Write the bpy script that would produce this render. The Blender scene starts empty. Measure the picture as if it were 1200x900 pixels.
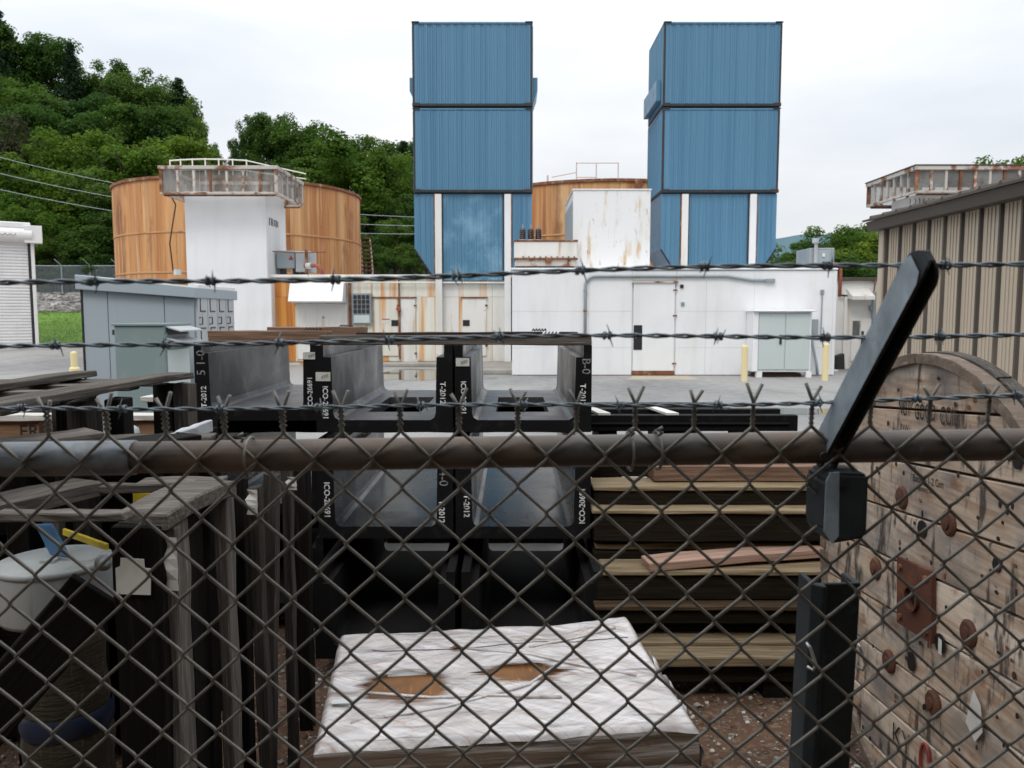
import bpy, bmesh, math, random
from mathutils import Vector, Matrix, noise
random.seed(7)
sc = bpy.context.scene
COL = sc.collection
PI = math.pi

# ------------------------------------------------------------------ camera
CAM_H, PITCH, F = 1.8, math.radians(5.0), 28.0 / 36.0 * 1200
cam = bpy.data.cameras.new('camera')
cam.lens, cam.sensor_width = 28.0, 36.0
cam.clip_start, cam.clip_end = 0.05, 6000.0
cam.dof.use_dof = True
cam.dof.focus_distance = 2.6
cam.dof.aperture_fstop = 9.0
camo = bpy.data.objects.new('camera', cam)
COL.objects.link(camo)
camo.location = (0, 0, CAM_H)
camo.rotation_euler = (PI / 2 - PITCH, 0, 0)
sc.camera = camo

# ------------------------------------------------------------------ sky, sun, exposure
SUN_EL, SUN_AZ = math.radians(52), math.radians(203)      # azimuth clockwise from +Y: behind the camera, a little left
world = bpy.data.worlds.new('World')
sc.world = world
world.use_nodes = True
wt = world.node_tree
wt.nodes.clear()
w_out = wt.nodes.new('ShaderNodeOutputWorld')
w_sky = wt.nodes.new('ShaderNodeTexSky')
w_sky.sky_type = 'NISHITA'
w_sky.sun_disc = False
w_sky.sun_elevation = SUN_EL
w_sky.sun_rotation = SUN_AZ
w_b1 = wt.nodes.new('ShaderNodeBackground'); w_b1.inputs['Strength'].default_value = 0.1
w_b2 = wt.nodes.new('ShaderNodeBackground'); w_b2.inputs['Strength'].default_value = 2.2
w_mix = wt.nodes.new('ShaderNodeMixShader'); w_mix.inputs[0].default_value = 0.9   # how much of the sky the cloud sheet covers
w_tc = wt.nodes.new('ShaderNodeTexCoord')
w_sep = wt.nodes.new('ShaderNodeSeparateXYZ')
w_gr = wt.nodes.new('ShaderNodeMapRange')       # overcast sky: three times as bright overhead as at the horizon
w_gr.inputs['From Min'].default_value = 0.0; w_gr.inputs['From Max'].default_value = 1.0
w_gr.inputs['To Min'].default_value = 0.335; w_gr.inputs['To Max'].default_value = 1.0
w_map = wt.nodes.new('ShaderNodeMapping'); w_map.inputs['Scale'].default_value = (1.2, 1.2, 4.0)
w_n = wt.nodes.new('ShaderNodeTexNoise'); w_n.inputs['Scale'].default_value = 1.7; w_n.inputs['Detail'].default_value = 5
w_r = wt.nodes.new('ShaderNodeValToRGB')
w_r.color_ramp.elements[0].position = 0.3; w_r.color_ramp.elements[0].color = (0.77, 0.82, 0.885, 1)
w_r.color_ramp.elements[1].position = 0.62; w_r.color_ramp.elements[1].color = (1.05, 1.055, 1.07, 1)
w_mul = wt.nodes.new('ShaderNodeVectorMath'); w_mul.operation = 'SCALE'
L = wt.links.new
L(w_tc.outputs['Generated'], w_sep.inputs[0]); L(w_sep.outputs['Z'], w_gr.inputs['Value'])
L(w_tc.outputs['Generated'], w_map.inputs[0]); L(w_map.outputs[0], w_n.inputs['Vector']); L(w_n.outputs['Fac'], w_r.inputs[0])
L(w_r.outputs[0], w_mul.inputs[0]); L(w_gr.outputs[0], w_mul.inputs['Scale'])
L(w_sky.outputs[0], w_b1.inputs[0]); L(w_mul.outputs[0], w_b2.inputs[0])
L(w_b1.outputs[0], w_mix.inputs[1]); L(w_b2.outputs[0], w_mix.inputs[2]); L(w_mix.outputs[0], w_out.inputs[0])

sun = bpy.data.lights.new('sun', 'SUN')
sun.energy, sun.angle, sun.color = 1.2, math.radians(20), (1.0, 0.96, 0.9)
suno = bpy.data.objects.new('sun', sun)
COL.objects.link(suno)
sd = Vector((math.sin(SUN_AZ) * math.cos(SUN_EL), math.cos(SUN_AZ) * math.cos(SUN_EL), math.sin(SUN_EL)))
suno.rotation_euler = (-sd).to_track_quat('-Z', 'Y').to_euler()

sc.view_settings.view_transform = 'Standard'
sc.view_settings.look = 'None'
sc.view_settings.exposure = 0.0
sc.view_settings.gamma = 1.0
sc.cycles.max_bounces = 6
sc.cycles.transparent_max_bounces = 12

# ------------------------------------------------------------------ measuring helpers
def at(px, py, Y):
    """the place that lies at distance Y on the line of sight of a photograph pixel"""
    rx, ry = (px - 600) / F, (450 - py) / F
    dy = math.cos(PITCH) + ry * math.sin(PITCH)
    dz = -math.sin(PITCH) + ry * math.cos(PITCH)
    return Vector((rx * Y / dy, Y, CAM_H + dz * Y / dy))
def gnd(px, py, z=0.0):
    ry = (450 - py) / F
    dy = math.cos(PITCH) + ry * math.sin(PITCH); dz = -math.sin(PITCH) + ry * math.cos(PITCH)
    return at(px, py, (z - CAM_H) / dz * dy)
def onx(px, py, X):
    rx, ry = (px - 600) / F, (450 - py) / F
    dy = math.cos(PITCH) + ry * math.sin(PITCH)
    return at(px, py, X * dy / rx)
def rect(x0, y0, x1, y1, Y):
    m = (y0 + y1) / 2
    za, zb = at(x0, y1, Y).z, at(x0, y0, Y).z
    return at(x0, m, Y).x, at(x1, m, Y).x, min(za, zb), max(za, zb)

# ------------------------------------------------------------------ materials
def nd(nt, t, **kw):
    n = nt.nodes.new(t)
    for k, v in kw.items(): setattr(n, k, v)
    return n
def c4(c): return (c[0], c[1], c[2], 1.0)
MATS = {}
def surf(name, c, rough=0.7, layers=(), bump=(), rv=0.0, metal=0.0, spec=0.5, rn=0.0, island=0.0, trans=0.0, coat=0.0):
    """layers: (colour, (sx,sy,sz), noise scale, lo, hi, amount); bump: ((sx,sy,sz), noise scale, strength, distance)"""
    m = bpy.data.materials.new(name); m.use_nodes = True
    nt = m.node_tree; bs = nt.nodes['Principled BSDF']; lk = nt.links.new
    tc = nd(nt, 'ShaderNodeTexCoord'); oi = nd(nt, 'ShaderNodeObjectInfo')
    off = nd(nt, 'ShaderNodeVectorMath', operation='SCALE'); off.inputs[0].default_value = (37.0, 19.0, 53.0)
    lk(oi.outputs['Random'], off.inputs['Scale'])
    base = nd(nt, 'ShaderNodeVectorMath', operation='ADD')
    lk(tc.outputs['Object'], base.inputs[0])
    if rv > 0: lk(off.outputs[0], base.inputs[1])
    def nz(sv, s, det=6.0, ro=0.6):
        mp = nd(nt, 'ShaderNodeMapping'); mp.inputs['Scale'].default_value = sv[:3]
        src = base.outputs[0]
        if len(sv) == 4:      # streaks that run slantwise
            rm = nd(nt, 'ShaderNodeMapping'); rm.inputs['Rotation'].default_value = (0, 0, math.radians(sv[3])); lk(src, rm.inputs[0]); src = rm.outputs[0]
        lk(src, mp.inputs[0])
        n = nd(nt, 'ShaderNodeTexNoise'); n.inputs['Scale'].default_value = s
        n.inputs['Detail'].default_value = det; n.inputs['Roughness'].default_value = ro
        lk(mp.outputs[0], n.inputs['Vector']); return n.outputs['Fac']
    rgb = nd(nt, 'ShaderNodeRGB'); rgb.outputs[0].default_value = c4(c); cur = rgb.outputs[0]
    for (lc, sv, s, lo, hi, am) in layers:
        mr = nd(nt, 'ShaderNodeMapRange'); mr.inputs['From Min'].default_value = lo; mr.inputs['From Max'].default_value = hi
        mr.inputs['To Max'].default_value = am
        lk(nz(sv, s), mr.inputs['Value'])
        mx = nd(nt, 'ShaderNodeMix', data_type='RGBA'); lk(mr.outputs[0], mx.inputs[0])
        lk(cur, mx.inputs[6]); mx.inputs[7].default_value = c4(lc); cur = mx.outputs[2]
    if rv > 0 or island > 0:
        hs = nd(nt, 'ShaderNodeHueSaturation'); lk(cur, hs.inputs['Color'])
        mr = nd(nt, 'ShaderNodeMapRange')
        if island > 0:
            ge = nd(nt, 'ShaderNodeNewGeometry'); lk(ge.outputs['Random Per Island'], mr.inputs['Value'])
        else: lk(oi.outputs['Random'], mr.inputs['Value'])
        a = max(rv, island); mr.inputs['To Min'].default_value = 1 - a; mr.inputs['To Max'].default_value = 1 + a
        lk(mr.outputs[0], hs.inputs['Value']); cur = hs.outputs[0]
        if island > 0 and rv > 0:
            hs2 = nd(nt, 'ShaderNodeHueSaturation'); lk(cur, hs2.inputs['Color'])
            m2 = nd(nt, 'ShaderNodeMapRange'); lk(oi.outputs['Random'], m2.inputs['Value'])
            m2.inputs['To Min'].default_value = 1 - rv; m2.inputs['To Max'].default_value = 1 + rv
            m3 = nd(nt, 'ShaderNodeMapRange'); lk(oi.outputs['Random'], m3.inputs['Value'])
            m3.inputs['To Min'].default_value = 0.515; m3.inputs['To Max'].default_value = 0.485
            lk(m2.outputs[0], hs2.inputs['Value']); lk(m3.outputs[0], hs2.inputs['Hue']); cur = hs2.outputs[0]
    lk(cur, bs.inputs['Base Color'])
    bs.inputs['Metallic'].default_value = metal
    bs.inputs['Specular IOR Level'].default_value = spec
    if coat: bs.inputs['Coat Weight'].default_value = coat; bs.inputs['Coat Roughness'].default_value = 0.12
    if rn > 0:
        mr = nd(nt, 'ShaderNodeMapRange'); lk(nz((1, 1, 1), 3.1), mr.inputs['Value'])
        mr.inputs['From Min'].default_value = 0.3; mr.inputs['From Max'].default_value = 0.7
        mr.inputs['To Min'].default_value = max(0.02, rough - rn); mr.inputs['To Max'].default_value = min(1, rough + rn)
        lk(mr.outputs[0], bs.inputs['Roughness'])
    else: bs.inputs['Roughness'].default_value = rough
    prev = None
    for (sv, s, st, di) in bump:
        b = nd(nt, 'ShaderNodeBump'); b.inputs['Strength'].default_value = st; b.inputs['Distance'].default_value = di
        lk(nz(sv, s), b.inputs['Height'])
        if prev: lk(prev, b.inputs['Normal'])
        prev = b.outputs[0]
    if prev: lk(prev, bs.inputs['Normal'])
    if trans > 0:      # partly see-through (screens, film, leaves)
        tr = nd(nt, 'ShaderNodeBsdfTransparent'); ms = nd(nt, 'ShaderNodeMixShader'); ms.inputs[0].default_value = trans
        o = nt.nodes['Material Output']; lk(bs.outputs[0], ms.inputs[1]); lk(tr.outputs[0], ms.inputs[2]); lk(ms.outputs[0], o.inputs[0])
    MATS[name] = m
    return m

RUST = (0.22, 0.07, 0.02); RUSTD = (0.09, 0.028, 0.012); ORANGE = (0.62, 0.27, 0.05)
white = surf('white_paint', (0.78, 0.79, 0.80), 0.45, [((0.66, 0.66, 0.64), (1, 1, .12), 2.5, .5, .75, .6), ((0.5, 0.47, 0.42), (6, 6, .25), 1.5, .66, .8, .3), ((.58, .59, .60), (1, 1, 1), .35, .45, .7, .5)], [((1, 1, 1), 1.2, .25, .02)])
white_spot = surf('white_paint_rust_spots', (0.78, 0.78, 0.78), 0.5, [((.62, .6, .56), (1, 1, .2), 2, .5, .75, .5), ((0.55, 0.36, 0.15), (2.2, 2.2, .5), 1.8, .54, .68, .75), (RUST, (3, 3, 1.2), 2.6, .61, .72, .75)], [((1, 1, 1), 1.2, .2, .02)])
white_dirty = surf('white_dirty_paint', (0.72, 0.71, 0.68), 0.55, [((.5, .47, .40), (1, 1, .15), 2.2, .48, .75, .6), ((.45, .24, .07), (3, 3, .3), 1.3, .6, .75, .8), (RUSTD, (2, 2, 2), 2.2, .66, .74, .8)], [((1, 1, 1), 1.5, .3, .02)])
cream = surf('cream_paint_rust_streaked', (0.70, 0.69, 0.62), 0.55, [((.58, .54, .42), (1, 1, .1), 2.2, .45, .7, .6), (ORANGE, (1.4, 1.4, .05), 1.7, .505, .60, .85), ((.45, .30, .12), (5, 5, .2), 1.6, .6, .72, .6), (RUSTD, (4, 4, 4), 1.0, .68, .76, .7)], [((1, 1, 1), 1.5, .3, .02)], rv=.05)
orange_wall = surf('orange_rust_stained_paint', (0.66, 0.50, 0.26), 0.6, [(ORANGE, (2.4, 2.4, .05), 1.6, .3, .48, 1), ((.42, .13, .02), (2.6, 2.6, .06), 2.2, .46, .62, .95), ((.75, .68, .5), (2.2, 2.2, .05), 1.9, .60, .70, .8)], rv=.03)
blue = surf('blue_painted_steel', (0.086, 0.212, 0.325), 0.42, [((.092, .23, .36), (1, 1, .1), .9, .4, .65, .8), ((.052, .155, .265), (7, 7, .06), 1.0, .45, .72, .8), ((.04, .10, .16), (2, 2, 2), 2.5, .66, .8, .4)], [((1, 1, 1), 1.0, .2, .02)], rn=.08)
blue_bleached = surf('blue_steel_with_bleached_patch', (0.086, 0.212, 0.325), 0.45, [((.092, .23, .36), (1, 1, .1), .9, .4, .65, .8), ((.22, .40, .53), (1, 1, .8), .9, .46, .62, .8), ((.05, .17, .31), (7, 7, .06), 1.0, .5, .75, .6)], [((1, 1, 1), 1.0, .2, .02)])
dark_steel = surf('dark_steel', (0.018, 0.018, 0.02), 0.6, [((.08, .03, .015), (1, 1, 1), 3, .55, .7, .7)])
bolt_rust = surf('dark_bolt_rust', (.085, .032, .018), .75, [((.16, .065, .03), (1, 1, 1), 12, .5, .68, .8)])
rust_steel = surf('rusted_steel', (0.20, 0.075, 0.03), 0.8, [((.42, .30, .2), (1, 1, 1), 3.5, .52, .68, .8), (RUSTD, (1, 1, 1), 5, .5, .66, .8)])
rust_pale = surf('rust_flaked_white_paint', (0.52, 0.48, 0.43), 0.7, [(RUST, (1, 1, 1), 2.0, .52, .60, .9), (RUSTD, (1, 1, 1), 4, .58, .7, .8)], rv=.15)
tank_rust = surf('rust_streaked_tank_steel', (0.55, 0.275, 0.105), 0.75, [((.36, .13, .04), (1, 1, .03), 1.1, .44, .62, .9), ((.62, .39, .19), (1, 1, .02), 1.9, .50, .64, .85), ((.22, .08, .028), (1, 1, .05), 2.9, .54, .70, .7), ((.68, .46, .25), (1, 1, .04), 4.5, .52, .66, .6), ((.24, .10, .04), (1, 1, .03), .7, .52, .62, .65), ((.17, .06, .022), (1, 1, .30), .75, .56, .68, .8)], [((1, 1, 1), .5, .3, .03)])
grey_paint = surf('grey_blue_enclosure_paint', (0.32, 0.37, 0.40), 0.45, [((.30, .36, .39), (1, 1, .2), 1.2, .4, .7, .6), ((.22, .24, .23), (5, 5, .3), 1.4, .62, .8, .4)], [((1, 1, 1), 1.0, .15, .02)])
grey_green = surf('grey_green_enclosure_paint', (0.19, 0.245, 0.245), 0.5, [((.17, .22, .22), (1, 1, .3), 1.5, .4, .7, .6), ((.3, .34, .33), (1, 1, 1), 2.5, .55, .75, .4)])
locker_grey = surf('locker_grey_paint', (0.42, 0.44, 0.46), 0.5, [((.3, .31, .32), (1, 1, .3), 2, .5, .75, .5)], rv=.04)
pale_green = surf('pale_green_cabinet_paint', (0.50, 0.565, 0.555), 0.4, [((.44, .50, .49), (1, 1, .2), 1.4, .4, .7, .6), ((.36, .36, .33), (5, 5, .3), 1.5, .64, .8, .4)])
ac_grey = surf('galvanised_unit_grey', (0.30, 0.34, 0.36), 0.45, [((.2, .23, .25), (1, 1, .3), 1.5, .45, .7, .7)], metal=.2)
galv = surf('lit_galvanised_steel', (0.34, 0.41, 0.46), 0.42, [((.20, .25, .28), (1, 1, 1), 22, .4, .65, .8), ((.46, .53, .58), (1, 1, 1), 40, .55, .7, .6)], metal=.15, rn=.12)  # pale copy of the steel, for the lit sides of arm and bracket
post_steel = surf('weathered_shaded_galvanised_steel', (0.036, 0.043, 0.046), 0.6, [((.025, .028, .03), (1, 1, 1), 18, .4, .65, .8), ((.10, .115, .125), (1, 1, 1), 35, .6, .75, .5)], metal=.0, rn=.1, spec=.15)  # weathered steel, darkened for the fence sides that lie in shade
rail_mat = surf('rust_topped_pipe', (0.11, 0.10, 0.09), 0.55, [((.20, .135, .095), (.6, 1, 1), 9, .42, .62, .8), ((.045, .045, .042), (.5, 1, 1), 16, .5, .7, .7), ((.22, .22, .22), (1, 1, 1), 40, .62, .75, .5)], metal=.35, rn=.12)
wire_mat = surf('chain_link_wire', (0.20, 0.19, 0.165), 0.38, [((.09, .083, .07), (1, 1, 1), 30, .4, .65, .7)], metal=.15)
barb_mat = surf('barbed_wire_steel', (0.17, 0.215, 0.245), 0.38, [((.06, .07, .075), (1, 1, 1), 40, .45, .65, .7)], metal=.1)
bright_wire = surf('bright_aluminium_tie', (0.6, 0.6, 0.6), 0.35, metal=.8)
screen_open = surf('thin_mesh_screen', (0.36, 0.36, 0.35), 0.8, [((.14, .10, .075), (1.2, 1.2, .9), 1.4, .5, .62, .8)], rv=.3, trans=.72)
tan_sheet = surf('tan_painted_sheet', (0.53, 0.455, 0.36), 0.6, [((.43, .365, .285), (6, 6, .1), 1.2, .4, .65, .8), ((.52, .42, .22), (3, 3, 1.1), 1.0, .64, .72, .75), ((.25, .2, .15), (6, 6, .2), 1.4, .60, .75, .5)], rv=.02)
tan_rib = surf('dark_brown_rib', (0.085, 0.07, 0.058), 0.6, [((.20, .165, .13), (1, 1, .2), 2, .5, .7, .6)], rv=.1)  # ribs coloured darker than the tan sheet
brown_trim = surf('dark_brown_trim', (0.075, 0.06, 0.05), 0.6, [((.18, .15, .12), (1, .3, 1), 3, .55, .75, .6)])
yellow_paint = surf('faded_yellow_paint', (0.72, 0.61, 0.33), 0.6, [((.75, .69, .48), (1, 1, .4), 4, .45, .7, .7), ((.3, .24, .12), (1, 1, 1), 8, .65, .75, .5)])
yellow_bright = surf('yellow_plastic', (0.80, 0.60, 0.03), 0.5, [((.55, .38, .02), (1, 1, 1), 14, .5, .7, .5)])
navy_band = surf('dark_blue_band', (.018, .028, .06), .4)
blue_strap_mat = surf('blue_plastic', (0.05, 0.17, 0.34), 0.55, [((.03, .1, .2), (1, 1, 1), 12, .45, .7, .6), ((.2, .3, .4), (1, 1, 1), 20, .6, .75, .5)])
black_plate = surf('black_plate', (0.012, 0.012, 0.014), 0.5)
dark_glass = surf('dark_window_glass', (0.10, 0.11, 0.105), 0.08, [((.2, .19, .16), (1, 1, 1), 4, .5, .7, .5)])
screen = surf('grey_mesh_screen', (0.34, 0.34, 0.33), 0.8, [((.10, .085, .07), (1.2, 1.2, .6), 1.4, .42, .62, .85), ((.55, .54, .52), (4, 4, .2), 2, .55, .7, .7)], rv=.2, trans=.5)
red_mark = surf('red_paint', (0.28, 0.035, 0.03), 0.6)
red_pipe = surf('red_oxide_pipe', (0.34, 0.10, 0.06), 0.6, [(RUSTD, (1, 1, 1), 6, .5, .7, .7)])
porcelain = surf('dark_porcelain', (0.03, 0.018, 0.016), 0.25)
concrete = surf('pale_concrete', (0.33, 0.31, 0.28), 0.85, [((.22, .21, .18), (1, 1, 1), 1.5, .4, .65, .8), ((.10, .12, .06), (1, 1, 1), 2.2, .6, .75, .5)], [((1, 1, 1), 12, .4, .01)])
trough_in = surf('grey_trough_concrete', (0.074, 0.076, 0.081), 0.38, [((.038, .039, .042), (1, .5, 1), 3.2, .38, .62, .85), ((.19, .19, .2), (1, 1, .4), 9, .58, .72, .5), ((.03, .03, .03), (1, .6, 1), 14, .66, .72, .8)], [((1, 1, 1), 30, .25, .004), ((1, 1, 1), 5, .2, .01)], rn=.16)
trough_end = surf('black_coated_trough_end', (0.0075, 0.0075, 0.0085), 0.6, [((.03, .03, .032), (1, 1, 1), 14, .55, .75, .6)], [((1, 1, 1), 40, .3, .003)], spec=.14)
trough_shaded = surf('shaded_trough_concrete', (.012, .012, .0125), .8, [((.022, .022, .022), (1, 1, 1), 5, .5, .7, .6)], spec=.15)  # bottom-row copy, its deep shade put into the base colour
trough_wet = surf('wet_shaded_trough_concrete', (.013, .0145, .0165), .24, [((.03, .032, .035), (1, .5, 1), 3.2, .42, .62, .8), ((.009, .009, .01), (1, .7, 1), 14, .64, .70, .9)], [((1, 1, 1), 4, .12, .01), ((1, 1, 1), 30, .12, .003)], rn=.1, spec=.38)  # wet second row, base also darkened to carry its shade
stencil = surf('white_stencil_paint', (0.72, 0.73, 0.73), 0.6, [((.12, .12, .12), (1, 1, 1), 55, .52, .62, .9)])
chalk = surf('grey_chalk', (0.30, 0.30, 0.30), 0.9, [((.06, .06, .06), (1, 1, 1), 60, .5, .6, .8)])
ink = surf('black_marker_ink', (0.012, 0.011, 0.011), 0.7)
brown_ink = surf('dark_brown_marker_ink', (0.05, 0.025, 0.015), 0.8)
paper = surf('weathered_label_paper', (0.60, 0.60, 0.56), 0.8, [((.42, .42, .37), (1, 1, 1), 9, .45, .7, .7), ((.1, .1, .1), (3, 3, 3), 9, .66, .72, .7)])
can_white = surf('white_enamel', (0.60, 0.64, 0.645), 0.35, [((.42, .45, .44), (1, 1, .3), 3, .4, .7, .7), ((.20, .19, .14), (3, 3, .35), 3.5, .6, .75, .6)])
burlap = surf('burlap_weave', (0.065, 0.052, 0.034), 0.95, [((.045, .034, .02), (1, 1, 6), 12, .45, .62, .8), ((.13, .11, .075), (6, 6, 1), 14, .55, .7, .6)], [((1, 1, 5), 22, .9, .01)])
cardboard = surf('wet_brown_cardboard', (0.20, 0.085, 0.022), 0.6, [((.12, .05, .014), (1, 1, 1), 5, .45, .65, .8), ((.035, .02, .008), (1, 1, 1), 9, .58, .72, .85), ((.42, .22, .09), (6, 1, 1), 6, .58, .7, .5)])
film = surf('white_stretch_film', (0.60, 0.585, 0.585), 0.28, [((.46, .37, .33), (2.2, 22, 1, -28), 2.2, .46, .66, .7), ((.50, .44, .42), (1, 1, 1), 3.5, .48, .68, .6), ((.70, .70, .71), (1.6, 18, 1, 30), 3, .52, .62, .8), ((.40, .27, .20), (2.5, 26, 1, 36), 2.4, .54, .68, .7), ((.45, .43, .44), (2, 2, 1), 4, .6, .72, .35)], [((2, 16, 1, 33), 4, .3, .007), ((2, 14, 1, -24), 4, .28, .007), ((1, 1, 1), 9, .3, .012)], rn=.12, coat=.5)
def clear_windows(m, spots):
    """where the film is a single clear layer the load shows through: soft streaky ellipses in the load's own coordinates"""
    nt = m.node_tree; lk = nt.links.new; o = nt.nodes['Material Output']; src = o.inputs[0].links[0].from_socket
    tc = nd(nt, 'ShaderNodeTexCoord')
    rot = nd(nt, 'ShaderNodeMapping'); rot.inputs['Rotation'].default_value = (0, 0, math.radians(33)); rot.inputs['Scale'].default_value = (3.0, 34.0, 1)
    lk(tc.outputs['Object'], rot.inputs[0])
    n = nd(nt, 'ShaderNodeTexNoise'); n.inputs['Scale'].default_value = 1.0; n.inputs['Detail'].default_value = 5; lk(rot.outputs[0], n.inputs['Vector'])
    tot = None
    for (cx, cy, ra, rb, k) in spots:
        mp = nd(nt, 'ShaderNodeMapping'); mp.vector_type = 'POINT'
        mp.inputs['Location'].default_value = (-cx / ra, -cy / rb, 0); mp.inputs['Scale'].default_value = (1 / ra, 1 / rb, 0)
        lk(tc.outputs['Object'], mp.inputs[0])
        ln = nd(nt, 'ShaderNodeVectorMath', operation='LENGTH'); lk(mp.outputs[0], ln.inputs[0])
        ad = nd(nt, 'ShaderNodeMath', operation='MULTIPLY_ADD'); lk(n.outputs['Fac'], ad.inputs[0]); ad.inputs[1].default_value = k; lk(ln.outputs['Value'], ad.inputs[2])
        mr = nd(nt, 'ShaderNodeMapRange'); mr.inputs['From Min'].default_value = 1.15 + k * .5; mr.inputs['From Max'].default_value = .85 + k * .5; mr.inputs['To Max'].default_value = 1.0
        lk(ad.outputs[0], mr.inputs['Value'])
        if tot is None: tot = mr.outputs[0]
        else:
            mx = nd(nt, 'ShaderNodeMath', operation='MAXIMUM'); lk(tot, mx.inputs[0]); lk(mr.outputs[0], mx.inputs[1]); tot = mx.outputs[0]
    thin = nd(nt, 'ShaderNodeMapRange'); thin.inputs['From Min'].default_value = .52; thin.inputs['From Max'].default_value = .72; thin.inputs['To Max'].default_value = .5
    lk(n.outputs['Fac'], thin.inputs['Value'])
    mx = nd(nt, 'ShaderNodeMath', operation='MAXIMUM'); lk(tot, mx.inputs[0]); lk(thin.outputs[0], mx.inputs[1])
    tr = nd(nt, 'ShaderNodeBsdfTransparent'); ms = nd(nt, 'ShaderNodeMixShader')
    lk(mx.outputs[0], ms.inputs[0]); lk(src, ms.inputs[1]); lk(tr.outputs[0], ms.inputs[2]); lk(ms.outputs[0], o.inputs[0])
film_side = surf('smeared_stretch_film_over_wood', (0.17, 0.13, 0.095), 0.3, [((.07, .048, .034), (.35, 1, 9), 3, .42, .6, .9), ((.50, .47, .44), (.4, 1, 7), 4, .48, .62, .85), ((.07, .045, .03), (.5, 1, 12), 2.4, .56, .68, .8)], [((.5, 1, 8), 5, .6, .01)], rn=.1)

def wood(name, c, c2, c3, rv=.15, g=(1.1, 30, 30), rough=.8, bs=.5, dark=(.03, .025, .02)):
    return surf(name, c, rough, [(c2, g, 2.4, .4, .62, .85), (c3, (g[0] * 1.5, g[1] * 2, g[2] * 2), 2.2, .55, .7, .7), (dark, (g[0] * .8, g[1] * 1.6, g[2] * 1.6), 3.0, .64, .72, .75)],
                [((g[0], g[1] * 1.6, g[2] * 1.6), 3, bs, .006)], rv=rv, spec=.12)
wood_grey = wood('weathered_grey_wood', (.13, .116, .102), (.06, .052, .045), (.29, .265, .235), .2)
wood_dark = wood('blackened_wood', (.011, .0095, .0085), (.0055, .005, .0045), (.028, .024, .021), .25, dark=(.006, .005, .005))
wood_red = wood('brown_stained_plank', (.24, .155, .11), (.12, .07, .048), (.30, .21, .165), .1)
wood_black = wood('black_stained_plank', (.042, .03, .026), (.022, .016, .014), (.085, .06, .05), .1)
wood_yel = wood('lit_treated_yellow_timber', (.26, .205, .13), (.12, .085, .048), (.39, .33, .225), .16, dark=(.05, .03, .015))  # kept pale so thin boards stand in for lit timber tops
wood_treated_shaded = wood('shaded_treated_timber', (.017, .0125, .008), (.008, .006, .004), (.042, .032, .019), .2, dark=(.008, .006, .004))  # treated timber, darkened further to stand in for shaded front faces
wood_post = wood('dark_grey_post_wood', (.055, .048, .042), (.025, .022, .019), (.12, .108, .095), .25)
wood_brn = wood('brown_old_timber', (.07, .046, .027), (.03, .02, .012), (.14, .10, .06), .15)
wood_pink = wood('pinkish_new_board', (.40, .27, .21), (.27, .16, .115), (.52, .42, .36), .05)
wood_reel = surf('reel_plank_wood', (.52, .41, .315), .75, [((.36, .245, .16), (.9, 20, 20), 2.6, .42, .60, .85), ((.70, .60, .49), (.8, 5, 5), 1.7, .48, .62, .85), ((.20, .185, .178), (1.6, 2.6, 2.2), 2.1, .47, .64, .85), ((.055, .047, .044), (6, 3, 1.5), 3.0, .55, .645, .92), ((.22, .10, .045), (2.5, 8, 4), 2.8, .60, .70, .75), ((.03, .025, .022), (1.6, 6, 3), 4.6, .69, .735, .85)],
                 [((.9, 14, 14), 3, .5, .005)], rv=.10, spec=.3)
wood_rim = wood('weathered_rim_wood', (.19, .15, .12), (.12, .095, .075), (.34, .29, .25), .1, g=(9, 3, 9))
ply = wood('plywood_crate_panel', (.26, .16, .10), (.19, .11, .065), (.33, .22, .15), .08)
white_wood = wood('white_painted_board', (.62, .61, .58), (.45, .42, .38), (.72, .71, .69), .08)

asphalt = surf('wet_worn_asphalt', (.265, .262, .255), .62, [((.14, .14, .142), (1, .35, 1), .16, .45, .58, .9), ((.33, .325, .315), (1, .3, 1), .33, .52, .68, .8), ((.10, .10, .10), (1, .4, 1), .75, .60, .70, .75), ((.27, .265, .255), (1, 1, 1), 18, .5, .7, .5), ((.07, .07, .07), (.12, 1.6, 1), 1.1, .665, .69, .8)],
               [((1, 1, 1), 40, .4, .008)], rn=.25)
gravel = surf('brown_gravel_soil', (.13, .07, .04), .9, [((.075, .045, .028), (1, 1, 1), 3, .42, .65, .9), ((.24, .16, .11), (1, 1, 1), 24, .5, .66, .8), ((.35, .33, .31), (1, 1, 1), 46, .6, .68, .8)], [((1, 1, 1), 30, .9, .02), ((1, 1, 1), 90, .6, .008)])
stone_m = surf('gravel_stone', (.40, .37, .34), .8, [((.2, .18, .165), (1, 1, 1), 9, .4, .65, .8)], island=.5)
leaf_litter = surf('dead_leaf', (.17, .075, .03), .8, island=.5)
rock_m = surf('grey_riprap_rock', (.30, .29, .28), .85, [((.17, .16, .15), (1, 1, 1), 1.6, .42, .65, .8), ((.40, .38, .36), (1, 1, 1), 3.5, .55, .7, .6)], island=.4)
grass_m = surf('lawn_grass', (.11, .22, .022), .8, [((.075, .16, .018), (1, 1, 1), .5, .4, .65, .8)], island=.3)
hill_m = surf('forest_floor', (.030, .050, .014), .9, [((.015, .025, .008), (1, 1, 1), .4, .4, .65, .8)])
far_hill_m = surf('haze_blue_wooded_ridge', (.10, .175, .21), .9, [((.08, .15, .18), (1, 1, 1), .02, .4, .65, .8)])  # blue of the distant haze is put into the ridge colour
water = surf('puddle_water', (.035, .036, .036), .03, [((.06, .06, .058), (1, 1, 1), .6, .4, .65, .8)], spec=.8)
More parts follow.
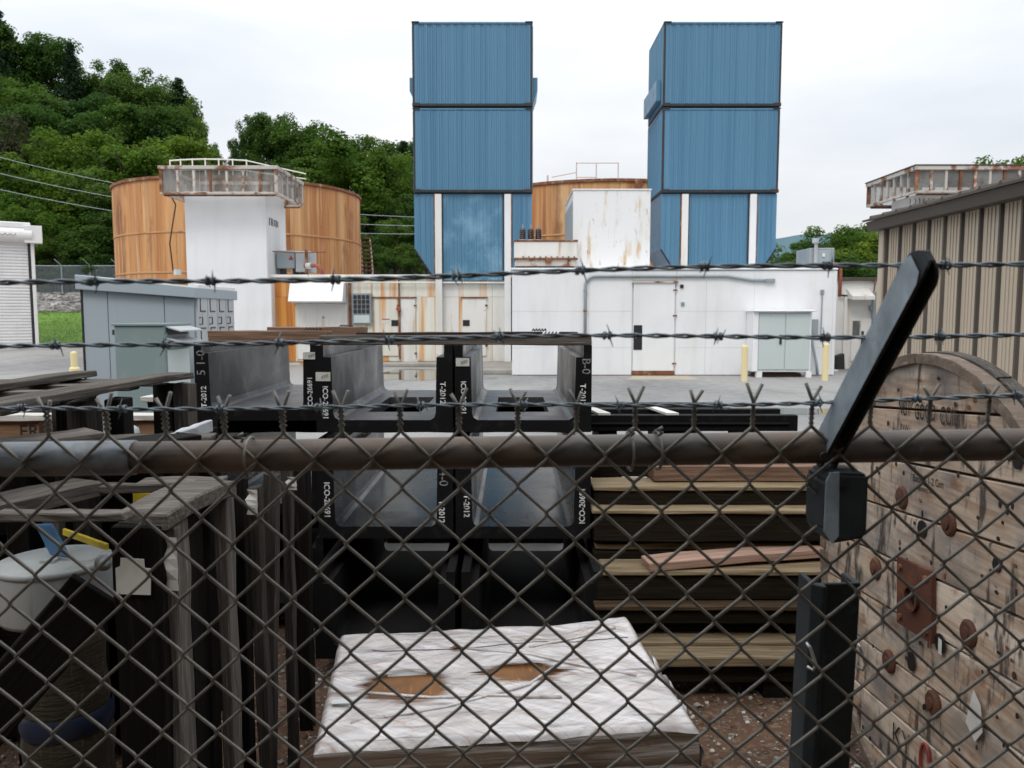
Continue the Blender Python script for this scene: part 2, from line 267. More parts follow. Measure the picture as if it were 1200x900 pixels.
def leafmat(name, c, c2, c3):
    m = surf(name, c, .55, [(c2, (1, 1, 1), .33, .42, .62, .85), (c3, (1, 1, 1), .7, .56, .70, .7)], rv=.22, island=.16, spec=.12)
    nt = m.node_tree; lk = nt.links.new; bs = nt.nodes['Principled BSDF']      # light passes through thin leaves
    tl = nd(nt, 'ShaderNodeBsdfTranslucent'); ms = nd(nt, 'ShaderNodeMixShader'); ms.inputs[0].default_value = .46
    lk(bs.inputs['Base Color'].links[0].from_socket, tl.inputs['Color'])
    lk(bs.outputs[0], ms.inputs[1]); lk(tl.outputs[0], ms.inputs[2]); lk(ms.outputs[0], nt.nodes['Material Output'].inputs[0])
    return m
leaf_a = leafmat('deep_green_leaf', (.072, .142, .024), (.045, .096, .018), (.11, .19, .032))
leaf_b = leafmat('mid_green_leaf', (.08, .155, .021), (.048, .104, .016), (.12, .20, .028))
leaf_c = leafmat('bright_green_leaf', (.11, .19, .02), (.062, .125, .015), (.16, .25, .028))
leaf_d = leafmat('conifer_needle', (.032, .068, .026), (.02, .045, .019), (.05, .092, .03))
leaf_e = leafmat('bronze_leaf', (.062, .070, .030), (.040, .046, .020), (.09, .095, .038))
bark = surf('bark', (.07, .055, .042), .9, [((.03, .025, .02), (4, 4, .6), 2, .4, .65, .8)])

# ------------------------------------------------------------------ building helpers
WM = {}
def thing(name, label, cat, loc=(0, 0, 0), rz=0.0, group=None):
    o = bpy.data.objects.new(name, None); COL.objects.link(o)
    o.empty_display_size = .1
    o.location = loc; o.rotation_euler = (0, 0, rz)
    o['label'] = label; o['category'] = cat
    if group: o['group'] = group
    WM[o.name] = Matrix.Translation(Vector(loc)) @ Matrix.Rotation(rz, 4, 'Z')
    return o
def tag(o, label, cat, group=None):
    o['label'] = label; o['category'] = cat
    if group: o['group'] = group
    return o
def kids(o, table=None):
    return [c for c in bpy.data.objects if c.parent == o]
def dup(root, loc, label=None, rz=None):
    r = root.copy(); COL.objects.link(r); r.location = loc
    if rz is not None: r.rotation_euler = (0, 0, rz)
    if label: r['label'] = label
    for c in root.children:
        k = c.copy(); COL.objects.link(k); k.parent = r
        for g in c.children:
            q = g.copy(); COL.objects.link(q); q.parent = k
    return r
class MB:
    def __init__(s, M=None): s.v = []; s.f = []; s.mi = []; s.M = M; s.cur = 0
    def add(s, vs, fs):
        o = len(s.v)
        s.v += [(s.M @ Vector(v)) if s.M else Vector(v) for v in vs]
        for f in fs: s.f.append(tuple(i + o for i in f)); s.mi.append(s.cur)
        return s
    def box(s, x0, x1, y0, y1, z0, z1):
        return s.add([(x0, y0, z0), (x1, y0, z0), (x1, y1, z0), (x0, y1, z0), (x0, y0, z1), (x1, y0, z1), (x1, y1, z1), (x0, y1, z1)],
                     [(0, 3, 2, 1), (4, 5, 6, 7), (0, 1, 5, 4), (1, 2, 6, 5), (2, 3, 7, 6), (3, 0, 4, 7)])
    def hull8(s, p): return s.add(p, [(0, 3, 2, 1), (4, 5, 6, 7), (0, 1, 5, 4), (1, 2, 6, 5), (2, 3, 7, 6), (3, 0, 4, 7)])
    def prism(s, pts, y0, y1, ax='y'):
        """polygon in XZ (counter-clockwise seen from -Y) pushed from y0 to y1; ax='x': polygon in YZ pushed along X; ax='z': polygon in XY"""
        n = len(pts)
        def P(a, b, t): return (a, t, b) if ax == 'y' else ((t, a, b) if ax == 'x' else (a, b, t))
        vs = [P(a, b, y0) for a, b in pts] + [P(a, b, y1) for a, b in pts]
        return s.add(vs, [tuple(range(n)), tuple(range(2 * n - 1, n - 1, -1))] + [(i, n + i, n + (i + 1) % n, (i + 1) % n) for i in range(n)])
    def tube(s, pts, r, n=8, caps=True, r2=None):
        pts = [Vector(p) for p in pts]; vs = []; fs = []
        up = None
        for i, p in enumerate(pts):
            t = (pts[min(i + 1, len(pts) - 1)] - pts[max(i - 1, 0)]).normalized()
            if up is None: up = Vector((0, 0, 1)) if abs(t.z) < .9 else Vector((1, 0, 0))
            a = t.cross(up)
            if a.length < 1e-6: a = t.orthogonal()
            a.normalize(); b = a.cross(t).normalized(); up = b
            rr = r if r2 is None else r + (r2 - r) * i / (len(pts) - 1)
            for k in range(n):
                w = 2 * PI * k / n
                vs.append(p + a * math.cos(w) * rr + b * math.sin(w) * rr)
        for i in range(len(pts) - 1):
            for k in range(n):
                fs.append((i * n + k, i * n + (k + 1) % n, (i + 1) * n + (k + 1) % n, (i + 1) * n + k))
        if caps:
            fs.append(tuple(range(n - 1, -1, -1))); fs.append(tuple((len(pts) - 1) * n + k for k in range(n)))
        return s.add(vs, fs)
    def lathe(s, prof, n=48, c=(0, 0, 0)):
        vs = []; fs = []; m = len(prof)
        for k in range(n):
            w = 2 * PI * k / n
            for r, z in prof: vs.append((c[0] + r * math.cos(w), c[1] + r * math.sin(w), c[2] + z))
        for k in range(n):
            q = (k + 1) % n
            for j in range(m - 1): fs.append((k * m + j, q * m + j, q * m + j + 1, k * m + j + 1))
        return s.add(vs, fs)
    def sheet(s, prof, h0, h1, axis):
        """profile of points (3-D) swept along 'axis' vector from h0 to h1"""
        a = Vector(axis); n = len(prof)
        return s.add([Vector(p) + a * h0 for p in prof] + [Vector(p) + a * h1 for p in prof], [(i, i + 1, n + i + 1, n + i) for i in range(n - 1)])
    def build(s, name, mat, parent=None, local=False, smooth=False, bevel=0.0, seg=1, kind=None, jit=0.0):
        me = bpy.data.meshes.new(name)
        vs = s.v
        if parent is not None and not local:
            inv = WM[parent.name].inverted(); vs = [inv @ v for v in vs]
        me.from_pydata([tuple(v) for v in vs], [], s.f)
        for m in (mat if isinstance(mat, (list, tuple)) else [mat]): me.materials.append(m)
        if any(s.mi): me.polygons.foreach_set('material_index', s.mi)
        bm = bmesh.new(); bm.from_mesh(me)
        bmesh.ops.recalc_face_normals(bm, faces=bm.faces)
        if bevel > 0:
            ed = [e for e in bm.edges if len(e.link_faces) == 2 and e.calc_face_angle(0) > .5]
            bmesh.ops.bevel(bm, geom=ed, offset=bevel, segments=seg, affect='EDGES', clamp_overlap=True)
        if jit:
            for v in bm.verts: v.co += Vector((random.uniform(-jit, jit), random.uniform(-jit, jit), random.uniform(-jit, jit)))
        if smooth:
            for f in bm.faces: f.smooth = True
        bm.to_mesh(me); bm.free()
        o = bpy.data.objects.new(name, me); COL.objects.link(o)
        if parent is not None: o.parent = parent; WM[o.name] = WM[parent.name]
        else: WM[o.name] = Matrix.Identity(4)
        if kind: o['kind'] = kind
        return o
def box(name, mat, parent, x0, x1, y0, y1, z0, z1, bevel=0.0, **k):
    return MB().box(x0, x1, y0, y1, z0, z1).build(name, mat, parent, bevel=bevel, **k)
def plank(name, p0, p1, w, t, mat, parent=None, roll=0.0, jit=.003, bevel=.004, seg=6, up=None, bow=0.0, taper=1.0):
    """a sawn piece from p0 to p1 (its centre line); w across, t along its own up"""
    p0, p1 = Vector(p0), Vector(p1)
    d = p1 - p0; Ln = d.length; x = d.normalized()
    u = Vector(up) if up else (Vector((0, 0, 1)) if abs(x.z) < .9 else Vector((0, 1, 0)))
    y = u.cross(x).normalized(); z = x.cross(y)
    R = Matrix((x, y, z)).transposed() @ Matrix.Rotation(roll, 3, 'X')
    mb = MB(); vs = []; fs = []
    for i in range(seg + 1):
        a = -Ln / 2 + Ln * i / seg
        b = bow * (1 - (2 * i / seg - 1) ** 2)
        for sy, sz in ((-1, -1), (1, -1), (1, 1), (-1, 1)):
            vs.append((a + random.uniform(-jit, jit) * 2, sy * w / 2 + random.uniform(-jit, jit), sz * t / 2 + b + random.uniform(-jit, jit)))
    for i in range(seg):
        for k in range(4):
            q = (k + 1) % 4; fs.append((i * 4 + k, i * 4 + q, i * 4 + 4 + q, i * 4 + 4 + k))
    fs += [(3, 2, 1, 0), (seg * 4, seg * 4 + 1, seg * 4 + 2, seg * 4 + 3)]
    mb.add(vs, fs)
    o = mb.build(name, mat, None, bevel=min(bevel, t * .2))
    W = Matrix.Translation((p0 + p1) / 2) @ R.to_4x4()
    if parent is not None:
        o.parent = parent; o.matrix_basis = WM[parent.name].inverted() @ W
    else: o.matrix_basis = W
    WM[o.name] = W
    return o
TXT = {}
def text(name, s, size, mat, parent, org, xdir, ydir, sx=1.0, bold=0.0):
    """flat lettering with its middle at org, running along xdir, letters upright along ydir"""
    key = (s, bold)
    if key not in TXT:
        cu = bpy.data.curves.new('lettering', 'FONT'); cu.body = s; cu.size = 1.0; cu.align_x = 'CENTER'; cu.align_y = 'CENTER'
        cu.resolution_u = 3; cu.offset = bold
        t = bpy.data.objects.new('lettering', cu)
        me = bpy.data.meshes.new_from_object(t)
        bpy.data.objects.remove(t); TXT[key] = me
    me = TXT[key].copy(); me.materials.clear(); me.materials.append(mat)
    x, y = Vector(xdir).normalized(), Vector(ydir).normalized(); z = x.cross(y)
    R = Matrix((x * size * sx, y * size, z)).transposed().to_4x4()
    W = Matrix.Translation(Vector(org)) @ R
    me.transform((WM[parent.name].inverted() @ W) if parent else W)
    o = bpy.data.objects.new(name, me); COL.objects.link(o)
    if parent: o.parent = parent
    return o
def ribs(mb, o, u, n, W, z0, z1, pitch, w, d, off=0.0, minor=0):
    """trapezoid ribbed sheet standing on z0..z1, running along u from o, ribs proud along n"""
    o, u, n = Vector(o), Vector(u), Vector(n); pr = [(0, 0)]; a = off
    while a + w < W - .01:
        pr += [(a, 0), (a + w * .25, d), (a + w * .75, d), (a + w, 0)]
        for k in range(minor):
            b = a + w + (pitch - w) * (k + 1) / (minor + 1)
            if b + .02 < W: pr += [(b - .012, 0), (b, d * .4), (b + .012, 0)]
        a += pitch
    pr.append((W, 0))
    mb.sheet([o + u * s + n * q for s, q in pr], z0, z1, (0, 0, 1))
    return mb
def scrawl(mat, parent, org, u, v, n, size):
    """a few illegible worn strokes, as on the photograph"""
    org, u, v = Vector(org), Vector(u), Vector(v); mb = MB()
    for k in range(n):
        a = org + u * (k * size * .7); h = size * random.uniform(.35, .5)
        mb.tube([a - v * h, a + u * size * random.uniform(-.1, .25), a + v * h], size * .055, 4)
    return mb.build('worn_mark', mat, parent, kind='stuff')
def structure(o): o['kind'] = 'structure'; return o

# ------------------------------------------------------------------ ground, banks, hills
def smooth(a, b, x):
    t = min(1, max(0, (x - a) / (b - a))); return t * t * (3 - 2 * t)
def hill(x, y):
    if y < 50: return 0.0
    z = 1.95 * smooth(50, 57, y) + 1.3 * smooth(57, 61, y)
    left = smooth(-12, -66, x)
    z += smooth(64, 112, y) * (6.5 + 15 * left) * smooth(30, -6, x)
    return z * smooth(14, -4, x) if x > -4 else z
def grid_mesh(name, mat, xs, ys, fn):
    mb = MB(); nx = len(xs)
    mb.add([(x, y, fn(x, y)) for y in ys for x in xs], [(j * nx + i, j * nx + i + 1, (j + 1) * nx + i + 1, (j + 1) * nx + i) for j in range(len(ys) - 1) for i in range(nx - 1)])
    return structure(mb.build(name, mat, smooth=True))
def lin(a, b, n): return [a + (b - a) * i / n for i in range(n + 1)]
structure(MB().add([(-2500, -300, 0), (2500, -300, 0), (2500, 4000, 0), (-2500, 4000, 0)], [(0, 1, 2, 3)]).build('asphalt_yard', asphalt))
# gravel strip by the fence, ragged edge towards the asphalt
e = [(x, 5.0 + .35 * noise.noise((x * .7, 3, 0)) + .12 * noise.noise((x * 3, 1, 0))) for x in lin(-9, 9, 60)]
structure(MB().add([(-9, -6, .004), (9, -6, .004)] + [(x, y, .004) for x, y in reversed(e)], [tuple(range(len(e) + 2))]).build('gravel_ground', gravel))
def ground_patch(name, mat, p0, p1, z, wob, n=40):
    a, b = gnd(*p0), gnd(*p1); cx, cy = (a.x + b.x) / 2, (a.y + b.y) / 2; rx, ry = abs(b.x - a.x) / 2, abs(b.y - a.y) / 2
    pts = []
    for k in range(n):
        w = 2 * PI * k / n; q = 1 + wob * noise.noise((math.cos(w) * 1.7 + cx, math.sin(w) * 1.7, cy))
        c_, s_ = math.cos(w), math.sin(w); sq = 1 / max(abs(c_), abs(s_)) ** .55
        pts.append((cx + rx * c_ * q * sq, cy + ry * s_ * q * sq, z))
    return structure(MB().add(pts, [tuple(range(n))]).build(name, mat))
ground_patch('puddle', water, (425, 446.5), (532, 432.5), .004, .3)
ground_patch('puddle', water, (842, 486), (1010, 478), .004, .5)
ground_patch('puddle', water, (590, 470), (640, 465), .004, .5)
a = gnd(735, 445); b = gnd(806, 440.5)
structure(MB().add([(a.x, a.y, .004), (b.x, a.y, .004), (b.x, b.y, .004), (at(741, 440, b.y).x, b.y, .004)], [(0, 1, 2, 3)]).build('concrete_threshold', surf('sand_stained_concrete', (.42, .36, .28), .85, [((.32, .28, .22), (1, 1, 1), 2, .4, .65, .8)])))
grid_mesh('grass_bank', grass_m, lin(-60, -14, 24), lin(49.6, 57, 8), lambda x, y: max(.004, hill(x, y) + .05 * noise.noise((x, y, 0))) if y > 49.7 else -.05)
grid_mesh('rock_bank', rock_m, lin(-62, -14, 24), lin(56.9, 63, 6), lambda x, y: hill(x, y) + .03)
grid_mesh('hillside', hill_m, lin(-170, 60, 46), lin(62.8, 180, 36), lambda x, y: hill(x, y))
# far ridge on the right
mb = MB(); xs = lin(300, 1500, 50); n = len(xs)
mb.add([(x, 2600, -5) for x in xs] + [(x, 2700, 238 + 34 * math.sin(x * .0065 + 1.0) + 12 * noise.noise((x * .01, 0, 0))) for x in xs] + [(x, 3000, -5) for x in xs],
       [(r * n + i, r * n + i + 1, (r + 1) * n + i + 1, (r + 1) * n + i) for r in range(2) for i in range(n - 1)])
structure(mb.build('far_ridge', far_hill_m, smooth=True))
# grass blades and rip-rap
mb = MB()
for i in range(14000):
    x, y = random.uniform(-42, -22), random.uniform(50.0, 57.2); z = hill(x, y); h = random.uniform(.04, .11); w = random.uniform(0, PI); q = .018
    mb.add([(x - q * math.cos(w), y - q * math.sin(w), z), (x + q * math.cos(w), y + q * math.sin(w), z), (x + random.uniform(-.08, .08), y + random.uniform(-.08, .08), z + h)], [(0, 1, 2)])
mb.build('grass', grass_m, kind='stuff')
def rock(mb, c, s, flat=.6):
    p = []
    for i in range(8):
        p.append([s * random.uniform(.6, 1.1) * (1 if i & 1 else -1), s * random.uniform(.5, 1.0) * (1 if i & 2 else -1), s * flat * random.uniform(.5, 1.1) * (1 if i & 4 else -1)])
    M = Matrix.Translation(c) @ Matrix.Rotation(random.uniform(0, 6.3), 4, 'Z') @ Matrix.Rotation(random.uniform(-.5, .5), 4, 'X')
    mb.add([M @ Vector(v) for v in p], [(0, 2, 3, 1), (4, 5, 7, 6), (0, 1, 5, 4), (1, 3, 7, 5), (3, 2, 6, 7), (2, 0, 4, 6)])
mb = MB()
for i in range(1900):
    x, y = random.uniform(-44, -23), random.uniform(56.8, 62.2)
    rock(mb, (x, y, hill(x, y) + .06), random.uniform(.10, .30), .45)
mb.build('riprap_rocks', rock_m, kind='stuff')
# loose stones and dead leaves on the gravel near the fence
mb = MB()
for i in range(7000):
    x, y = random.uniform(-2.4, 3.2), random.uniform(.9, 4.8)
    rock(mb, (x, y, .008), random.choice([.004, .005, .006, .007, .009, .012]) * random.uniform(.7, 1.3))
mb.build('gravel', stone_m, kind='stuff')
mb = MB()
for i in range(2600):
    x, y = random.uniform(-2.2, 3.0), random.uniform(1.2, 4.6); s = random.uniform(.008, .024)
    M = Matrix.Translation((x, y, .012 + random.uniform(0, .012))) @ Matrix.Rotation(random.uniform(0, 6.3), 4, 'Z') @ Matrix.Rotation(random.uniform(-.6, .6), 4, 'X')
    mb.add([M @ Vector(v) for v in ((-s, 0, 0), (0, -s * .4, .004), (s, 0, 0), (0, s * .4, .006))], [(0, 1, 2), (0, 2, 3)])
mb.build('leaf_litter', leaf_litter, kind='stuff')

# ------------------------------------------------------------------ long white equipment building (front face at YB)
YB = gnd(790, 440).y
x0, x1, z0, z1 = rect(600, 440, 978, 314, YB)
z0 = 0.0
t = thing('equipment_building', 'long low white flat-roofed equipment building behind the pale green cabinet, with one tall door', 'building', ((x0 + x1) / 2, YB, 0))
box('wall', white, t, x0 + .02, x1 - .02, YB + .05, YB + 7.0, 0.0, z1 - .06)
box('roof', white, t, x0 - .04, x1 + .04, YB - .05, YB + 7.0, z1 - .06, z1, bevel=.015)
cols = [600, 690, 740.5, 792, 827, 883, 978]; rows = [440, 407.5, 365, 318]
def zz(py): return at(790, py, YB).z
def xx(px): return at(px, 380, YB).x
for i in range(6):
    for j in range(3):
        if i == 2: continue
        za, zb = (0.02 if j == 0 else zz(rows[j])), zz(rows[j + 1])
        if j == 2: zb = z1 - .075
        box('wall_panel', white, t, xx(cols[i]) + .002, xx(cols[i + 1]) - .002, YB, YB + .05, za + .002, zb - .002, bevel=.002)
box('wall_panel', white, t, xx(740.5) + .006, xx(792) - .006, YB, YB + .05, zz(329), z1 - .075, bevel=.004)
box('base_strip', rust_steel, t, x0 + .03, x1 - .03, YB + .012, YB + .05, 0, .022)
dz0, dz1 = zz(434.5), zz(331)
d = box('door', white, t, xx(742), xx(790), YB - .03, YB + .05, dz0, dz1, bevel=.008)
box('lock_plate', black_plate, d, xx(742.4), xx(752.5), YB - .042, YB - .03, zz(410), zz(381), bevel=.004)
MB().tube([(xx(745), YB - .06, zz(390)), (xx(745), YB - .06, zz(396))], .02, 6).build('handle', bright_wire, d)
for py in (340, 370, 426): box('hinge', rust_steel, d, xx(788), xx(793), YB - .045, YB - .028, zz(py) - .02, zz(py) + .02)
box('drip_rail', rust_pale, t, xx(740), xx(793.5), YB - .08, YB, zz(331.5), zz(329.6), bevel=.006)
box('door_sill', rust_steel, t, xx(741), xx(791), YB - .02, YB + .03, .022, dz0 - .004)
for (py, px) in ((335.5, 798), (356, 799.5)): box('wall_box', ac_grey if py > 340 else black_plate, t, xx(px) - .05, xx(px) + .05, YB - .05, YB, zz(py) - .05, zz(py) + .05, bevel=.008)
pts = [Vector((xx(685.5), YB - .05, zz(440)))] + [Vector((xx(685.5) + .28 * (1 - math.cos(w)), YB - .05, zz(335) + .28 * math.sin(w))) for w in lin(0, PI / 2, 6)]
zc = pts[-1].z
pts += [Vector((xx(850), YB - .05, zc)), Vector((xx(880), YB - .05, zc - .12)), Vector((xx(897), YB - .05, zc - .13))]
MB().tube(pts, .045, 8).build('conduit', ac_grey, t, smooth=True)
for py in (340, 364, 400): box('conduit_clamp', rust_steel if py == 364 else ac_grey, t, xx(683.4), xx(687.6), YB - .105, YB, zz(py) - .03, zz(py) + .03)
box('conduit_body', ac_grey, t, xx(895), xx(906), YB - .11, YB, zc - .19, zc - .07, bevel=.02)
box('corner_trim', white, t, x1 - .07, x1 + .03, YB - .02, YB + .2, .02, z1 - .08, bevel=.01)
box('light_switch', ac_grey, t, xx(960), xx(964), YB - .05, YB, zz(345), zz(339.5), bevel=.01)
MB().tube([(xx(962), YB - .03, zz(345)), (xx(962), YB - .03, zz(400))], .018, 6).build('cable', ac_grey, t)
box('meter_box', ac_grey, t, xx(949.5), xx(957.5), YB - .12, YB, zz(392), zz(374), bevel=.015)
MB().tube([(xx(951), YB - .1, zz(392)), (xx(951.5), YB - .12, zz(405)), (xx(956), YB - .15, zz(425)), (xx(957), YB - .2, .03)], .04, 8).build('riser_pipe', ac_grey, t, smooth=True)

# pale green cabinet standing against it
cy = YB - .75
a0, a1, b0, b1 = rect(883, 440, 951, 363, cy)
t = thing('electrical_cabinet', 'pale green two-door electrical cabinet under a white hood, standing between two yellow bollards', 'cabinet', ((a0 + a1) / 2, cy, 0))
box('body', white, t, a0, a1, cy + .04, YB - .03, .16, b1 - .06)
box('hood', white, t, a0 - .05, a1 + .05, cy - .12, YB - .03, b1 - .06, b1, bevel=.02)
xm = (at(888.5, 400, cy).x + at(949.5, 400, cy).x) / 2 + .03
for (p, q, hx) in ((at(888.5, 400, cy).x, xm, xm - .14), (xm, at(949.5, 400, cy).x, None)):
    d = box('door', pale_green, t, p + .01, q - .01, cy, cy + .04, .22, b1 - .1, bevel=.012)
    if hx: box('handle', black_plate, d, hx - .03, hx + .03, cy - .04, cy, .95, 1.22, bevel=.01)
box('side_panel', white, t, a0 - .02, at(888.5, 400, cy).x - .004, cy - .02, cy + .04, .17, b1 - .061, bevel=.01)
for px in (890, 948): box('leg', white, t, at(px, 440, cy).x - .08, at(px, 440, cy).x + .08, cy + .02, cy + .16, 0, .16)
box('plinth', wood_brn, t, a0 + .15, a1 - .2, cy + .2, YB - .1, 0, .10)
# bollards
def bollard(px, py_base, py_top, label, wide=.085):
    g = gnd(px, py_base); h = at(px, py_top, g.y).z
    t = thing('bollard', label, 'bollard', g, group='yellow pipe bollards in the yard')
    MB().lathe([(0.001, 0), (wide, 0), (wide, h - .05), (wide * .8, h - .015), (.001, h)], 20, g).build('post', yellow_paint, t, smooth=False)
    return t, g, h
bollard(872, 447, 404, 'faded yellow bollard standing left of the pale green cabinet')
bollard(966.5, 446, 402, 'faded yellow bollard standing right of the pale green cabinet')
t, g, h = bollard(88.3, 452, 411.5, 'yellow bollard with a flared collar at far left, in front of the grass bank', .082)
MB().lathe([(.083, h - .55), (.125, h - .55), (.125, h - .44), (.095, h - .40), (.083, h - .40)], 20, g).build('collar', yellow_paint, t)

# small white building to the right, in the gap beside the tan shed
ys = gnd(1000, 432).y
q0, q1, _, q3 = rect(977, 432, 1060, 327, ys)
t = thing('white_annex', 'small rust-streaked white annex with glazed double door, in the gap beside the tan shed', 'building', ((q0 + q1) / 2, ys, 0))
def zs(py): return at(1000, py, ys).z
def xs_(px): return at(px, 390, ys).x
box('wall', white_dirty, t, q0, q1, ys, ys + 5, 0, q3 - .06)
box('roof', brown_trim, t, q0 - .1, q1, ys - .12, ys + 5, q3 - .06, q3 + .05, bevel=.01)
MB().prism([(ys, zs(349)), (ys - .5, zs(351.5)), (ys - .5, zs(347.5)), (ys, zs(338))], xs_(990), xs_(1016), 'x').build('vent_hood', white_dirty, t)
box('vent', ac_grey, t, xs_(1016.5), xs_(1029), ys - .15, ys, zs(364), zs(358), bevel=.02)
for (p0, p1, wx0, wx1) in ((997, 1007.5, 998, 1006.5), (1008, 1031, 1020, 1029)):
    d = box('door', white_dirty, t, xs_(p0), xs_(p1), ys - .05, ys, .25, zs(373), bevel=.01)
    box('window', dark_glass, d, xs_(wx0), xs_(wx1), ys - .056, ys - .05, zs(394), zs(376))
box('lock_plate', black_plate, t, xs_(1008.5), xs_(1011.5), ys - .07, ys - .05, zs(409), zs(388), bevel=.01)
box('post', white_dirty, t, xs_(987), xs_(990), ys - .12, ys, .0, zs(345))
MB().tube([(xs_(980), ys - .1, zs(346)), (xs_(1000), ys - .1, zs(347.5)), (xs_(1033), ys - .1, zs(345))], .035, 6).build('cable', black_plate, t)
MB().tube([(xs_(981), ys - .08, zs(329)), (xs_(1018), ys - .08, zs(328)), (xs_(1022), ys - .08, zs(331)), (xs_(1020.5), ys - .08, zs(345))], .02, 6).build('conduit', rust_steel, t)
box('conduit_post', ac_grey, t, xs_(1019), xs_(1022.5), ys - .2, ys - .05, zs(374), zs(342), bevel=.02)
MB().prism([(xs_(978), 0), (xs_(987), 0), (xs_(986), zs(414)), (xs_(978), zs(417))], ys - .3, ys).build('scrap_pile', dark_steel, t)
box('drain_cap', white, t, at(974.5, 440, ys - 1).x, at(979, 440, ys - 1).x, ys - 1.2, ys - 1, 0, at(976, 433, ys - 1).z)

# ------------------------------------------------------------------ recessed cream building on the left, with its rust
YC = 28.4
def zc_(py): return at(460, py, YC).z
def xc_(px): return at(px, 385, YC).x
c0, c1, c3 = xc_(316), xc_(601), zc_(324)
t = thing('cream_building', 'low cream building streaked with orange rust, set back left of the long white building', 'building', ((c0 + c1) / 2, YC, 0))
box('wall', cream, t, c0, c1, YC + .06, YC + 6, 0, c3 - .05)
box('roof', white_dirty, t, c0 - .05, c1, YC - .12, YC + 6, c3 - .05, c3 + .06, bevel=.02)
cols = [316, 346, 410, 437, 468, 488, 512, 538, 577, 600]
for i in range(len(cols) - 1):
    m = orange_wall if i == 0 else (white_dirty if i in (6, 8) else cream)
    for (pa, pb) in ((None, 348), (348, 327)):
        box('wall_panel', m, t, xc_(cols[i]) + .004, xc_(cols[i + 1]) - .004, YC, YC + .06, .13 if pa is None else zc_(pa) + .004, zc_(pb) - .004, bevel=.004)
def cdoor(px0, px1, py0, py1, m, plate=None):
    d = box('door', m, t, xc_(px0), xc_(px1), YC - .05, YC, zc_(py1), zc_(py0), bevel=.01)
    box('door_head', rust_steel, d, xc_(px0) - .06, xc_(px1) + .06, YC - .08, YC - .0505, zc_(py0) - .02, zc_(py0) + .03)
    if plate: box('lock_plate', black_plate, d, xc_(plate), xc_(plate + 8), YC - .07, YC - .05, zc_(382), zc_(375), bevel=.006)
    for py in (py0 + 9, py1 - 12): box('hinge', rust_steel, d, xc_(px1) - .04, xc_(px1) + .05, YC - .07, YC - .0503, zc_(py) - .03, zc_(py) + .03)
cdoor(439, 467, 349, 417, cream, 459)
cdoor(542, 570, 349, 417, white_dirty, 542.5)
cdoor(470, 487, 349, 426, white_dirty)
MB().prism([(YC, zc_(355.5)), (YC - .75, zc_(354)), (YC - .75, zc_(353)), (YC - .45, zc_(332)), (YC, zc_(331))], xc_(345), xc_(407), 'x').build('intake_hood', white, t, bevel=.01)
box('recess_panel', white_dirty, t, xc_(348), xc_(408), YC - .03, YC, .2, zc_(356), bevel=.01)
lv = box('breaker_panel', ac_grey, t, xc_(414), xc_(436.5), YC - .18, YC, zc_(380), zc_(343.5), bevel=.02)
for j in range(4):
    for i in range(4):
        xa = xc_(416 + i * 4.9); za = zc_(367 - j * 5.6)
        box('breaker', dark_steel, lv, xa, xa + .11, YC - .22, YC - .18, za, za + .13, bevel=.01)
box('cover_plate', pale_green, lv, xc_(416), xc_(434.5), YC - .21, YC - .18, zc_(378.5), zc_(369.5), bevel=.01)
for (px, r, m) in ((411, .05, rust_steel), (468.5, .03, rust_steel), (600.5, .03, rust_steel)): MB().tube([(xc_(px), YC - .08, .2), (xc_(px), YC - .08, c3)], r, 6).build('pipe', m, t)
MB().tube([(xc_(468), YC - .02, zc_(362)), (xc_(468), YC - .22, zc_(362))], .08, 10).build('alarm_bell', red_pipe, t)
MB().tube([(xc_(350), YC - .15, zc_(331)), (xc_(598), YC - .15, zc_(331.5))], .03, 6).build('conduit', white_dirty, t)
box('notice_strip', red_mark, t, xc_(448), xc_(457), YC - .056, YC - .0505, zc_(374.6), zc_(373.6)); box('notice', paper, t, xc_(448), xc_(457), YC - .055, YC - .0505, zc_(379.5), zc_(375.2))
box('label_plate', paper, t, xc_(484), xc_(490), YC - .09, YC - .06, zc_(426), zc_(420.5))
cp = structure(MB().box(xc_(545), xc_(602), YB + .4, YC - .2, 0.0, .14).box(xc_(390), xc_(545), YC - 1.1, YC - .1, 0, .12).build('concrete_pad', concrete, bevel=.02))

